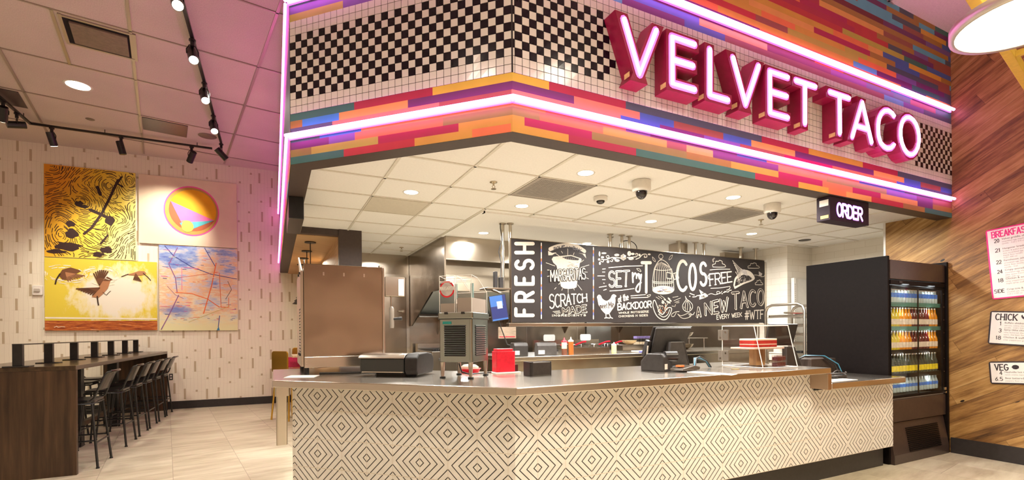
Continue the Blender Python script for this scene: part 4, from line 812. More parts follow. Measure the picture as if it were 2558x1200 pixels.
for k in range(13):
    z = .115 + .02*k; y = .075 - (.435 - z)*.16 if z > .1 else .02; gm.box(4.80, 5.47, y - .012, y + .004, z, z + .009, FB)
gm.build('grille', t)
df = MB(); zb, zt = .70, 1.918
for q in ((4.501, 4.515, zb, zt), (5.585, 5.654, zb, zt), (4.53, 5.585, zt - .02, zt), (4.53, 5.585, zb, zb + .03)): df.box(q[0], q[1], .048, .065, q[2], q[3], FB)
df.build('door_frame', t, bev=.003); MB().box(4.53, 5.585, .052, .057, zb + .03, zt - .02, GLASS).build('door_glass', t); MB().box(5.086, 5.096, .060, .070, .70, 1.90, FB).build('centre_post', t)
hm = MB().box(5.60, 5.64, .035, .05, .735, .765, CHROME).box(5.61, 5.635, .03, .05, .70, .72, CHROME); hm.build('door_lock', t)
rm = MB()
for k in range(7): rm.cyl((5.62, .05, .95 + .15*k), (5.62, .046, .95 + .15*k), .006, CHROME, None, 8)
rm.build('door_rivet', t)
led = mat('cooler_light_strip', (1, 1, 1), .4, emit=(.80, .95, 1.0), es=10.); ls = MB()
for a_, b_ in ((4.52, 5.09), (5.13, 5.64)): ls.box(a_, b_, .105, .12, 1.945, 1.958, led)
ls.build('light_strip', t); 
for x in (4.8, 5.35): lamp('AREA', (x, .115, 1.938), 7, (.82, .95, 1.0), .2)
for z in (.9, 1.17, 1.42, 1.66): 
    for x in (4.8, 5.35): lamp('POINT', (x, .075, z), .45, (1, .95, .85), .02)
zrow = [onY(2257, y, .11).z for y in (757.7, 816.7, 874., 933.4, 979.)]
TEAL = tint('shelf_strip_teal', (.06, .20, .17), .4); ztop = [onY(2257, y, .11).z for y in (724, 769, 827, 884, 939)]
for k, z in enumerate(zrow[:4]): MB().box(4.502, 5.653, .082, .78, z - .012, z - .001, inn).box(4.502, 5.653, .072, .082, z - .042, z + .003, TEAL if k < 2 else FB).build('shelf', t)
def bottle(name, h, r, liq, cap, lab, labz, neck=.42, gl=None):
    t = thing(name, '', 'bottle', (0, 0, 0), None, True); nr = r*neck
    MB().lathe([(r*.9, 0), (r, .012), (r, h*.50), (r*.85, h*.60), (nr*1.1, h*.75), (nr, h*.93)], liq, (0, 0, 0), 12).build('bottle_body', t)
    MB().lathe([(nr*1.15, h*.93), (nr*1.2, h)], cap, (0, 0, 0), 10).build('cap', t)
    if lab: MB().lathe([(r*1.015, labz[0]*h), (r*1.015, labz[1]*h)], lab, (0, 0, 0), 12, None, False).build('label_band', t)
    return t
def soda(n_, c): return mat('soda_' + n_, c, .08, 0, .7, trans=.15, coat=.5)
S_Y, S_O, S_R, S_C, S_D, S_W = soda('yellow', (.75, .55, .02)), soda('orange', (.80, .28, .01)), soda('red', (.13, .008, .014)), soda('clear', (.55, .64, .66)), soda('dark', (.05, .06, .045)), soda('water', (.42, .52, .58))
CAPS = mat('silver_cap', (.6, .58, .55), .3, 1.); CAPW = tint('white_cap', (.8, .82, .82), .4); LBL = tint('blue_label', (.05, .16, .55), .4); LYL = tint('yellow_label', (.75, .58, .02), .45); LWH = tint('pale_label', (.72, .60, .52), .5)
hs = [max(.12, min(a_ - b_, .26)) for a_, b_ in zip(ztop, zrow)]
protos = {}
def proto(key):
    if key not in protos:
        r_, kind = key; h = hs[r_]
        liq, cap, lab, lz, nk = {'clear': (S_C, CAPS, LBL, (.40, .72), .62), 'yellow': (S_Y, CAPS, LWH, (.12, .40), .42), 'orange': (S_O, CAPS, LWH, (.12, .40), .42), 'dark red': (S_R, CAPS, LWH, (.12, .40), .42), 'dark': (S_D, CAPS, LYL, (.12, .40), .42), 'water': (S_W, CAPW, LBL, (.30, .50), .5)}[kind]
        protos[key] = [bottle('drink_bottle', h, .0285, liq, cap, lab, lz, nk), 0]
    return protos[key]
shelfn = ['top', 'second', 'third', 'fourth', 'bottom']
for r_ in range(5):
    cnt = {}
    for k in range(17):
        x = 4.5625 + .0628*k; f = (x - 4.64)/.93
        if r_ == 0: kind = 'clear'
        elif r_ in (1, 2): kind = 'yellow' if f < .16 else 'orange' if f < .42 else 'dark red' if f < .85 else 'orange'
        elif r_ == 3: kind = 'dark'
        else: kind = 'water'
        cnt[kind] = cnt.get(kind, 0) + 1
        desc = {'clear': 'clear blue-labelled bottle', 'yellow': 'yellow soda bottle', 'orange': 'orange soda bottle', 'dark red': 'dark red soda bottle', 'dark': 'dark yellow-labelled bottle', 'water': 'white-capped water bottle'}[kind]
        lab = '%s on the %s cooler shelf, %s such from the left' % (desc, shelfn[r_], ORD[cnt[kind]-1])
        P_ = proto((r_, kind)); g_ = 'bottles on the %s shelf of the drinks cooler' % shelfn[r_]
        loc = (x, .115, zrow[r_])
        if P_[1] == 0: P_[0].location = loc; P_[0]['label'] = lab; P_[0]['group'] = g_; P_[1] = 1
        else: dup(P_[0], loc, 0, lab, g_)

# ---------------------------------------------------------------- menu boards on the wood wall
PAPER = tint('menu_paper', (.80, .77, .74), .5, .02); PINKB = tint('menu_pink', (.75, .03, .22), .5); INKB = tint('menu_ink', (.03, .02, .025), .5); INKG = tint('menu_grey_ink', (.30, .27, .28), .5)
def menu(title, tcol, border, tl, rot, w_, h_, rows_, label, icon=None):
    o = Vector((5.704, tl[0], tl[1])); ex = Vector((0, -cos(R(rot)), sin(R(rot)))); ey = Vector((0, sin(R(rot)), cos(R(rot)))); N = Vector((-1, 0, 0))
    P = lambda u, v, l=0.: o + ex*u - ey*v + N*l
    t = thing('menu_board', label, 'menu board', P(0, h_)); q = [P(*k) for k in ((0, .02), (.006, .006), (.02, 0), (w_ - .02, 0), (w_ - .006, .006), (w_, .02), (w_, h_ - .02), (w_ - .006, h_ - .006), (w_ - .02, h_), (.02, h_), (.006, h_ - .006), (0, h_ - .02))]
    b = MB(); n = len(q); b.add(q + [v + N*.012 for v in q], [tuple(range(n)), tuple(range(n, 2*n))] + [(i, (i+1) % n, n + (i+1) % n, n + i) for i in range(n)], border); b.build('border', t)
    i_ = .014; MB().add([P(i_, i_, .0125), P(w_ - i_, i_, .0125), P(w_ - i_, h_ - i_, .0125), P(i_, h_ - i_, .0125), P(i_, i_, .0140), P(w_ - i_, i_, .0140), P(w_ - i_, h_ - i_, .0140), P(i_, h_ - i_, .0140)], [(0, 1, 2, 3), (4, 5, 6, 7), (0, 1, 5, 4), (1, 2, 6, 5), (2, 3, 7, 6), (3, 0, 4, 7)], PAPER).build('paper_face', t)
    L = .0145; hd = MB(); tw = .032*len(title) + .01; text(hd, title, quadmap(P(.05, .096, L), P(.05 + tw, .096, L), P(.05, .032, L), P(.05 + tw, .032, L)), .0100, N, tcol, .35, .14); 
    if icon: icon(hd, lambda u, v: P(.05 + tw + .03 + u, .088 - v, L), N)
    hd.build('heading', t)
    body = MB(); off = t.location; 
    Tm = lambda u, v: Matrix.Translation(P(u, v, L) - off) @ Matrix(((ex.x, ey.x, N.x, 0), (ex.y, ey.y, N.y, 0), (ex.z, ey.z, N.z, 0), (0, 0, 0, 1)))
    for num, item, v, lines in rows_:
        text(body, num, quadmap(P(.105 - .020*len(num), v + .004, L), P(.105, v + .004, L), P(.105 - .020*len(num), v - .034, L), P(.105, v - .034, L)), .0055, N, INKB, .3)
        small_text(item, .026, INKB, Tm(.125, v - .016), 'item_text', t)
        for j, ln in enumerate(lines): small_text(ln, .020, INKG, Tm(.125, v + .010 + .024*j), 'item_text', t)
    body.build('item_numbers', t)
def hen(mb, P, N): mb.face([P(u*.055, v*.055) for u, v in ((0, .8), (.15, 1), (.3, .62), (.55, .5), (.8, .65), (1, .95), (1, .5), (.75, .15), (.55, .1), (.5, 0), (.42, .1), (.2, .25), (.05, .5))], INKB)
def pepper(mb, P, N): mb.face([P(.028 + .028*cos(k*pi/7)*(1.1 if k % 2 else .95), .026 + .024*sin(k*pi/7)) for k in range(14)], INKB)
menu('BREAKFAST', PINKB, PINKB, (-.300, 2.530), 4., .66, .77, [('20', 'Velvet griddle, chicken tender', .150, ['scrambled egg, maple', 'tortilla - 3.25 | 310 cal.']), ('21', 'Hangover breakfast, slow', .255, ['brisket & pulled pork', 'tots, scrambled egg, cheese', 'blend, flour tortilla', '4.25 | 300 cal.']), ('22', 'Farmhouse, jalapeno', .385, ['scrambled egg, salsa', 'blend, flour tortilla', 'tortilla - 3.25']), ('24', 'Crispy avocado, pico', .490, ['scrambled egg, black bean', 'salsa, queso fresco', '3.25 | 340 cal.']), ('18', 'Chicken & waffle, slaw', .585, ['crisp, peppercorn gravy', 'maple syrup, waffle']), ('SIDE', 'Crisp tots & local egg', .700, ['smoked salt, cheddar', '3.25 | 1150 cal.'])], 'pink-bordered menu board headed BREAKFAST, highest on the wood wall')
menu('CHICK', INKB, INKB, (-.337, 1.640), -4., .66, .365, [('1', 'Buffalo chicken, ranch', .150, ['carrots, celery, bleu', 'tortilla - 3.50 | 330 cal.']), ('3', 'Spicy tikka chicken, rice', .225, ['raita, buttered, thai basil', 'sauce, thai basil, flour']), ('18', 'Chicken & waffle, slaw', .305, ['crisp, peppercorn gravy'])], 'black-bordered menu board headed CHICK, in the middle of three on the wood wall', hen)
menu('VEG', INKB, INKB, (-.318, 1.080), 3.5, .66, .245, [('4', 'Nashville hot tofu, dill', .140, ['ranch crema, napa slaw']), ('6.5', 'Beer battered cauliflower', .205, ['peppers, flour tortilla'])], 'black-bordered menu board headed VEG, lowest of three on the wood wall', pepper)
# ---------------------------------------------------------------- kitchen ceiling fittings
pl8 = ['nearest the chamfered counter end', 'nearest the inside corner of the fascia', 'left of the pale sprinkler row, second row over the counter', 'in front of the right camera, close to the fascia', 'second row, right of the small dome camera', 'over the cooking line beside the steam hood', 'just above the top edge of the chalkboard', 'far right, beside the wall speaker grille']
dl = ['round lit ceiling downlight leftmost over the counter, before the pale vent panel', 'round lit ceiling downlight nearest the front corner of the fascia', 'round lit ceiling downlight just left of the small white dome camera', 'round lit ceiling downlight nearest the fascia on its right half', 'round lit ceiling downlight in the middle, behind the row of dome cameras', 'round lit ceiling downlight over the stainless hood on the left', 'round lit ceiling downlight right above the top edge of the chalkboard', 'round lit ceiling downlight farthest right, behind the right-hand dome camera']
for (x, y), l in zip(DOWN, dl): down(x, y, KZ - .001, .065, l, 'downlight', WHITEP, 'downlights of the kitchen ceiling')
VENT = tint('vent_grey', (.30, .26, .22), .6, .12); VENTL = tint('vent_pale', (.55, .50, .41), .6, .04)
def vent(x0, y0, m, label, dots):
    t = thing('ceiling_vent', label, 'vent', (x0 + .3, y0 + .3, KZ - .012)); MB().box(x0 + .012, x0 + .598, y0 + .012, y0 + .598, KZ - .011, KZ - .001, m).build('perforated_panel', t)
    f = MB(); 
    for q in ((x0 + .002, x0 + .02, y0 + .002, y0 + .608), (x0 + .59, x0 + .608, y0 + .002, y0 + .608), (x0 + .02, x0 + .59, y0 + .002, y0 + .02), (x0 + .02, x0 + .59, y0 + .59, y0 + .608)): f.box(*q, KZ - .0135, KZ - .0085, m)
    f.build('frame', t)
    if dots:
        g_ = MB()
        for i in range(23):
            for j in range(23):
                x, y = x0 + .05 + .022*i, y0 + .05 + .022*j; g_.face([(x - .006, y - .006, KZ - .0115), (x + .006, y - .006, KZ - .0115), (x + .006, y + .006, KZ - .0115), (x - .006, y + .006, KZ - .0115)], DARKG)
        g_.build('hole_pattern', t)
vent(.715, .915, VENT, 'square perforated grey vent panel in the ceiling near the fascia corner', True); vent(3.155, .915, VENT, 'square grey vent panel in the ceiling left of the right dome camera', True); vent(-.505, 2.135, VENTL, 'square pale grille in the ceiling behind the leftmost downlight', False)
SMOKE = mat('smoked_dome', (.015, .012, .012), .05, 0., .9)
def camera_dome(x, y, r, h, label):
    t = thing('dome_camera', label, 'security camera', (x, y, KZ - h)); MB().lathe([(r*.94, -.001), (r, -.004), (r, -h*.5), (r*.86, -h*.58)], WHITEP, (x, y, KZ), 24).build('housing', t)
    rr = r*.62; MB().lathe([(rr, -h*.58)] + [(rr*cos(R(a_)), -h*.62 - (h*.38)*sin(R(a_))) for a_ in range(0, 91, 15)], SMOKE, (x, y, KZ), 20).build('dome', t)
camera_dome(1.626, .641, .085, .17, 'large white dome camera nearest the front on the kitchen ceiling'); camera_dome(3.479, .673, .085, .17, 'white dome camera beside the right grey vent panel'); camera_dome(1.602, 1.224, .07, .075, 'small shallow white dome camera between two larger ceiling fittings')
def sprinkler(x, y, z, label):
    t = thing('sprinkler_head', label, 'sprinkler', (x, y, z - .075)); BR_ = mat('sprinkler_metal', (.5, .42, .3), .3, 1.)
    MB().lathe([(.034, -.001), (.034, -.006), (.012, -.012)], BR_, (x, y, z), 16).build('escutcheon', t); MB().cyl((x, y, z - .01), (x, y, z - .03), .009, BR_, None, 8).tube([(x - .004, y, z - .03), (x - .014, y, z - .042), (x - .004, y, z - .058)], .003, BR_, 6).tube([(x + .004, y, z - .03), (x + .014, y, z - .042), (x + .004, y, z - .058)], .003, BR_, 6).lathe([(.002, -.058), (.024, -.062), (.024, -.066)], BR_, (x, y, z), 12).build('sprinkler_frame', t)
sprinkler(.416, 1.237, KZ, 'small metal sprinkler head left of the grey vent by the fascia corner'); sprinkler(4.033, 1.22, KZ, 'small metal sprinkler head right of the right dome camera'); sprinkler(.443, 4.909, KZ, 'small sprinkler head at the back, left of the hood')
def flat_round(x, y, r, m, label, cat, nm): t = thing(nm, label, cat, (x, y, KZ - .008)); MB().lathe([(r, -.001), (r*.95, -.008)], m, (x, y, KZ), 20).build('cover', t)
flat_round(5.872, 1.851, .085, DARKG, 'dark flat round speaker in the right back part of the kitchen ceiling', 'speaker', 'ceiling_speaker'); flat_round(.145, 4.627, .08, VENTL, 'pale flat round cover in the kitchen ceiling at the far back left', 'ceiling cover', 'ceiling_cover')

# ---------------------------------------------------------------- back of the kitchen
t = thing('kitchen_door', 'stainless kitchen door with a lever handle in the back wall', 'door', (.35, 5.69, 0))
MB().box(-.10, .70, 5.672, 5.693, 0, 2.42, STEELD).build('door_leaf', t, bev=.004); f = MB()
for q in ((-.15, -.10, 0, 2.47), (.70, .75, 0, 2.47), (-.10, .70, 2.42, 2.47)): f.box(q[0], q[1], 5.660, 5.693, q[2], q[3], STEEL)
f.build('frame', t); MB().cyl((.645, 5.672, 1.83), (.645, 5.62, 1.83), .012, CHROME).cyl((.645, 5.622, 1.83), (.55, 5.622, 1.83), .011, CHROME).cyl((.645, 5.672, 1.83), (.645, 5.664, 1.83), .03, CHROME).build('lever_handle', t)
t = thing('exhaust_hood', 'large stainless exhaust hood with a slanted dark end panel over the cooking line', 'range hood', (3.4, 4.6, 1.6))
MB().prism([(3.72, KZ), (3.72, 2.07), (4.33, 2.07), (5.56, 1.57), (5.69, 1.57), (5.69, KZ)], .76, .785, STEELD, 'X').build('end_panel', t)
MB().box(.786, 6.02, 3.75, 3.77, 2.50, KZ - .001, STEELV).box(.786, 6.02, 3.75, 3.82, 2.485, 2.50, STEEL).build('front_panel', t)
MB().box(.786, 6.02, 4.02, 4.04, 2.07, KZ - .001, steel('hood_inner_steel', (.58, .50, .39), .42, 0, 'Z')).build('inner_panel', t); MB().prism([(4.33, 2.07), (4.04, 2.07), (4.04, 2.09), (4.34, 2.09), (5.55, 1.80), (5.55, 1.78)], .786, 6.02, steel('hood_filter_steel', (.66, .70, .70), .5, 0, 'X'), 'X').build('filter_slope', t)
MB().box(.80, .83, 4.00, 4.019, 2.10, 2.48, STEEL).build('corner_strip', t)
t = thing('wall_shelf', 'stainless wall shelf on brackets under the left end of the hood', 'shelf', (1.3, 5.5, 1.72)); MB().box(.85, 5.9, 5.38, 5.69, 1.72, 1.74, STEEL).build('shelf_board', t, bev=.004)
for x in (1.28, 2.6, 4.0, 5.4): MB().prism([(5.69, 1.42), (5.69, 1.718), (5.42, 1.718)], x - .006, x + .006, STEELD, 'X').build('bracket', t)
tag(MB().rbox(1.40, 1.68, 5.42, 5.64, 1.741, 1.86, WHITEP, .02).build('plate_stack', bev=.01), 'stack of white plates on the stainless wall shelf', 'plates')
# cooking line
t = thing('char_grill', 'stainless grill with dark grates and a red knob at the left of the cooking line', 'grill', (1.2, 5.0, 0)); MB().box(.84, 1.70, 4.60, 5.60, .10, 1.15, STEEL).build('body', t, bev=.006); g_ = MB()
for k in range(24): g_.box(.88 + .034*k, .90 + .034*k, 4.66, 5.45, 1.16, 1.185, BLACKM)
g_.build('grate', t); MB().box(.84, 1.70, 5.45, 5.60, 1.15, 1.26, STEEL).build('splash_back', t)
for x in (.98, 1.25, 1.52): MB().cyl((x, 4.60, 1.02), (x, 4.565, 1.02), .028, RED if x == 1.25 else BLACK).build('knob', t)
for sx in (.9, 1.64):
    for sy in (4.68, 5.5): MB().cyl((sx, sy, 0), (sx, sy, .10), .02, STEEL).build('leg', t)
def fryer(x, label):
    t = thing('deep_fryer', label, 'deep fryer', (x, 4.5, 0), 'deep fryers'); MB().box(x - .32, x + .32, 4.15, 4.95, .12, 1.12, STEEL).build('body', t, bev=.006); MB().box(x - .32, x + .32, 4.90, 4.95, 1.12, 1.30, STEELV).build('splash_back', t); MB().box(x - .28, x + .28, 4.22, 4.86, 1.121, 1.126, BLACKM).build('oil_well', t)
    MB().rbox(x - .12, x + .12, 4.885, 4.899, 1.28, 1.40, WHITEP, .03, 4, None, 'Y').build('sign_tab', t)
    for s in (-.15, .15):
        b = MB()
        for k in range(6): b.tube([(x + s - .11 + .044*k, 4.25, 1.22), (x + s - .11 + .044*k, 4.75, 1.22)], .004, CHROME, 5)
        for k in range(5): b.tube([(x + s - .115, 4.27 + .11*k, 1.221), (x + s + .115, 4.27 + .11*k, 1.221)], .004, CHROME, 5)
        b.tube([(x + s - .115, 4.25, 1.14), (x + s - .115, 4.25, 1.225), (x + s - .115, 4.75, 1.225), (x + s - .115, 4.75, 1.14)], .005, CHROME, 6).tube([(x + s + .115, 4.25, 1.14), (x + s + .115, 4.25, 1.225), (x + s + .115, 4.75, 1.225), (x + s + .115, 4.75, 1.14)], .005, CHROME, 6)
        bo_ = b.build('fry_basket', t); MB().tube([(x + s, 4.25, 1.22), (x + s, 4.05, 1.27), (x + s, 3.95, 1.28)], .014, RED, 8).build('handle', bo_)
    for sx in (-.28, .28):
        for sy in (4.2, 4.9): MB().cyl((x + sx, sy, 0), (x + sx, sy, .12), .02, STEEL).build('leg', t)
fryer(3.15, 'left deep fryer with red-handled baskets behind the squeeze bottles'); fryer(3.95, 'right deep fryer with red-handled baskets, nearer the sink')
t = thing('prep_table', 'long stainless table against the back wall with a basin and mixing bowls', 'table', (5.2, 5.3, 0)); MB().box(4.5, 6.0, 4.9, 5.65, 1.02, 1.06, STEEL).build('table_top', t, bev=.005)
for x in (4.56, 5.94):
    for y in (4.96, 5.6): MB().cyl((x, y, 0), (x, y, 1.02), .022, STEEL).build('leg', t)
tag(MB().box(4.52, 5.15, 5.66, 5.69, 1.10, 2.30, STEELB).build('steel_wall_panel'), 'cool bluish steel sheet on the back wall behind the payment terminal', 'wall panel')

# pass counter under the chalkboard
EZ = 1.16; EY = 2.18
t = thing('pass_counter', 'long stainless pass counter behind the service aisle under the chalkboard', 'counter', (3.2, 2.6, 0)); MB().box(1.02, 5.6, EY, 3.30, EZ - .05, EZ, STEEL).build('steel_top', t, bev=.006); MB().box(1.06, 5.56, EY + .05, 3.26, .15, EZ - .051, STEELV).build('cabinet', t, bev=.004)
MB().box(1.055, 1.10, EY + .035, EY + .05, .15, EZ - .051, STEEL).build('corner_trim', t)
for x in (1.15, 3.3, 5.45):
    for y in (EY + .12, 3.2): MB().cyl((x, y, 0), (x, y, .15), .025, CHROME).build('leg', t)
# chalkboard
BY = 2.60; BXL, BXR, BZL, BZH = 1.258, 5.97, 1.572, 2.610
t = thing('chalkboard_sign', 'long black hanging sign covered in white hand lettering over the pass counter', 'sign', ((BXL+BXR)/2, BY, BZL))
CB = tint('chalkboard_black', (.019, .014, .013), .6, .12, 6., spec=.3); MB().box(BXL, BXR, BY, BY + .03, BZL, BZH, CB).build('board', t)
f = MB()
for q in ((BXL - .012, BXL, BZL - .01, BZH + .008), (BXR, BXR + .035, BZL - .01, BZH - .02), (BXL, BXR, BZH, BZH + .008)): f.box(q[0], q[1], BY - .004, BY + .032, q[2], q[3], STEELD if q[0] < 2 else STEEL)
f.build('edge_trim', t)
MB().box(BXL - .06, BXR + .04, BY - .05, BY + .03, 1.515, 1.560, STEEL).build('shelf_rail', t, bev=.004)
CH = tint('chalk_white', (.46, .40, .33), .75, .06, 40.); CHD = tint('chalk_shadow', (.34, .30, .27), .75, .2, 40.); N_ = (0, -1, 0)
A_ = lambda x, y: (1270 + x/5., 580 + y/5.); B_ = lambda x, y: (1480 + x/5.454, 600 + y/5.454); K_ = lambda x, y: (1690 + x/6., 620 + y/6.)
def bp(f_, x, y, l=.002): v = onY(*f_(x, y), BY); v.y -= l*3 - .004; return v
def bl_(f_, pts, w_, mb, m=CH, l=.002): ribbon(mb, [bp(f_, x, y, l) for x, y in pts], w_, N_, m)
def bpoly(f_, pts, mb, m=CH, l=.002): mb.face([bp(f_, x, y, l) for x, y in pts], m)
def btext(f_, s, bl, br, tl, tr, w_, m=CH, gap=.28, slab=0., l=.002, mb=None): mb = mb or MB(); text(mb, s, quadmap(bp(f_, *bl, l), bp(f_, *br, l), bp(f_, *tl, l), bp(f_, *tr, l)), w_, N_, m, gap, slab); return mb
def spl(pts, n=6):                                # smooth curve through points
    P_ = [pts[0]] + list(pts) + [pts[-1]]; out = []
    for i in range(1, len(P_) - 2):
        p0, p1, p2, p3 = P_[i-1:i+3]
        for k in range(n):
            q = k/n; out.append(tuple(.5*((2*p1[j]) + (-p0[j] + p2[j])*q + (2*p0[j] - 5*p1[j] + 4*p2[j] - p3[j])*q*q + (-p0[j] + 3*p1[j] - 3*p2[j] + p3[j])*q**3) for j in (0, 1)))
    return out + [pts[-1]]
mb = MB(); 
for ch, y0, y1 in (('F', 1042, 962), ('R', 862, 756), ('E', 650, 566), ('S', 462, 356), ('H', 258, 146)):    # turned a quarter: tops point left
    text(mb, ch, quadmap(bp(A_, 308, y0), bp(A_, 308, y1), bp(A_, 92, y0), bp(A_, 92, y1)), .046, N_, CH)
mb.build('lettering', t)['label'] = 'word FRESH in large white capitals turned upright'
mb = MB()
for f_, x, y0, y1 in ((A_, 410, 140, 1080), (A_, 1060, 195, 1085)):
    for k in range(24):
        ya, yb = y0 + (y1 - y0)*k/24, y0 + (y1 - y0)*(k + 1)/24; bl_(f_, [(x, ya), (x, yb)], .016, mb, tint('divider_' + str(k % 4), [(.5, .46, .42), (.35, .12, .05), (.10, .12, .35), (.55, .5, .45)][k % 4], .7))
mb.build('divider_strip', t)
mb = MB(); bl_(A_, spl([(520, 215), (620, 178), (740, 165), (850, 180), (950, 240)]), .052, mb); bpoly(A_, [(495, 235), (545, 262), (600, 255), (545, 290), (498, 292)], mb); bpoly(A_, [(970, 330), (925, 275), (870, 262), (960, 275)], mb)
btext(A_, 'SOUP', (565, 222), (700, 190), (562, 195), (700, 166), .009, INKB, .3, 0, .003, mb); btext(A_, 'of the', (712, 200), (792, 200), (712, 175), (792, 180), .005, INKB, .3, 0, .003, mb); btext(A_, 'DAY', (802, 212), (900, 250), (808, 180), (910, 216), .009, INKB, .3, 0, .003, mb); mb.build('banner', t)
mb = MB(); bpoly(A_, [(650, 300), (780, 288), (905, 330), (915, 350), (890, 395), (850, 690), (820, 705), (750, 712), (690, 705), (655, 680), (600, 420), (560, 385), (540, 340), (560, 310)], mb); bpoly(A_, [(665, 312), (780, 300), (885, 335), (870, 355), (800, 350), (720, 340)], mb, CB, .0026)
for k in range(26): u = random.Random(k); x = u.uniform(720, 860); y = u.uniform(370, 440); bl_(A_, [(x, y), (x + 18, y + 3)], .004, mb, CHD, .003)
for k in range(10): x = 545 + 6*k; bl_(A_, [(600 + 24*k, 300 + 3*k), (604 + 24*k, 340)], .003, mb, CHD, .0029)
for p, q in (((470, 385), (580, 425)), ((485, 475), (535, 478)), ((485, 555), (540, 545)), ((1005, 412), (900, 445)), ((940, 350), (905, 378)), ((950, 500), (985, 502)), ((955, 565), (1000, 585)), ((865, 660), (915, 725)), ((628, 655), (640, 640)), ((595, 695), (575, 715)), ((675, 705), (665, 730)), ((745, 712), (745, 760)), ((812, 700), (822, 725)), ((740, 210), (740, 290)), ((660, 240), (675, 265)), ((820, 260), (808, 290)), ((585, 265), (660, 320))): bl_(A_, [p, q], .007, mb)
mb.build('cup_drawing', t)
fm_ = ((525, 618), (958, 590), (522, 482), (955, 452)); mb = btext(A_, 'MARGARiTAS', *fm_, .030, CB, .22, 0, .0034); btext(A_, 'MARGARiTAS', *fm_, .013, CH, .22, 0, .0042, mb); mb.build('lettering', t)
btext(A_, 'SCRATCH', (515, 960), (980, 865), (510, 780), (975, 775), .017, CH, .22, .10).build('lettering', t)
mb = btext(A_, 'MADE', (682, 1018), (975, 1000), (678, 955), (970, 915), .028, CH, .28, .05); btext(A_, 'MADE', (680, 1014), (970, 996), (676, 955), (966, 915), .014, CB, .28, 0, .003, mb); mb.build('lettering', t)
btext(A_, 'INGREDIENTS', (545, 1055), (965, 1050), (545, 1034), (965, 1030), .007, CH, .55, .10).build('lettering', t)
mb = MB()
for p, q in (((555, 995), (640, 985)), ((570, 1008), (645, 998)), ((590, 1020), (650, 1012))): bl_(A_, [p, q], .006, mb)
mb.build('flourish', t)
# vine
mb = MB(); bl_(B_, spl([(110, 285), (140, 300), (150, 270), (120, 262), (180, 268), (260, 240), (300, 240), (380, 245)]), .012, mb); bl_(B_, spl([(470, 240), (540, 235), (600, 225), (615, 190), (590, 185), (590, 205)]), .012, mb); bl_(B_, spl([(590, 262), (640, 240), (680, 200), (730, 195), (740, 230), (705, 235), (710, 215)]), .012, mb); bl_(B_, spl([(185, 225), (200, 245), (225, 235), (215, 212), (195, 215)]), .010, mb); bl_(B_, spl([(240, 285), (262, 295), (275, 280), (262, 265)]), .010, mb)
for x, y, rx, ry in ((90, 265, 16, 16), (100, 318, 14, 22), (135, 235, 22, 14), (155, 180, 35, 12), (95, 190, 12, 36), (210, 295, 18, 20), (300, 250, 24, 18), (330, 205, 34, 18), (335, 280, 34, 18), (500, 185, 26, 34), (548, 190, 26, 16), (525, 255, 38, 18), (640, 205, 16, 18), (772, 196, 20, 12), (420, 235, 42, 46)):
    bpoly(B_, [(x + rx*cos(k*pi/6)*(1 if rx < 40 or k % 2 else .82), y + ry*sin(k*pi/6)*(1 if rx < 40 or k % 2 else .82)) for k in range(12)], mb)
for r_ in (12, 22, 32): bl_(B_, [(420 + r_*cos(k*.7), 235 + r_*sin(k*.7)) for k in range(8)], .005, mb, CB, .0028)
for p, q in (((310, 195), (355, 225)), ((310, 295), (360, 270)), ((490, 205), (512, 165)), ((500, 245), (555, 268))): bl_(B_, [p, q], .004, mb, CB, .0028)
mb.build('vine_drawing', t)
mb = MB()
for p, q in (((135, 397), (175, 393)), ((135, 437), (168, 437)), ((70, 490), (165, 490)), ((135, 540), (172, 540)), ((150, 588), (160, 590)), ((90, 645), (188, 628)), ((150, 685), (188, 672)), ((220, 378), (440, 358)), ((440, 358), (680, 352)), ((235, 695), (400, 685)), ((400, 685), (565, 662)), ((520, 762), (720, 745)), ((525, 790), (755, 782))): bl_(B_, [p, q], .011, mb)
mb.build('flourish', t)
mb = btext(B_, 'SET', (225, 640), (490, 628), (220, 432), (500, 420), .031, CH, .30, .12); btext(B_, 'SET', (223, 640), (488, 628), (218, 432), (498, 420), .007, CB, .30, .0, .003, mb); mb.build('lettering', t)
mb = MB(); bl_(B_, spl([(545, 450), (550, 575)]), .030, mb); bl_(B_, spl([(552, 500), (575, 455), (595, 470), (598, 520)]), .026, mb); bl_(B_, spl([(600, 500), (620, 462), (645, 480), (650, 525)]), .024, mb); bl_(B_, spl([(625, 480), (640, 530), (665, 470)]), .024, mb); bl_(B_, spl([(665, 475), (650, 590), (640, 690), (610, 705), (590, 670), (620, 610), (660, 580)]), .026, mb); mb.build('lettering', t)['label'] = 'script word my'
btext(B_, 'T', (672, 712), (790, 712), (672, 310), (790, 310), .047).build('lettering', t)
btext(B_, 'C', (1152, 690), (1290, 690), (1152, 285), (1290, 285), .049).build('lettering', t); btext(K_, 'O', (190, 625), (290, 622), (190, 245), (285, 245), .050).build('lettering', t); btext(K_, 'S', (355, 560), (445, 560), (350, 225), (445, 220), .047).build('lettering', t)
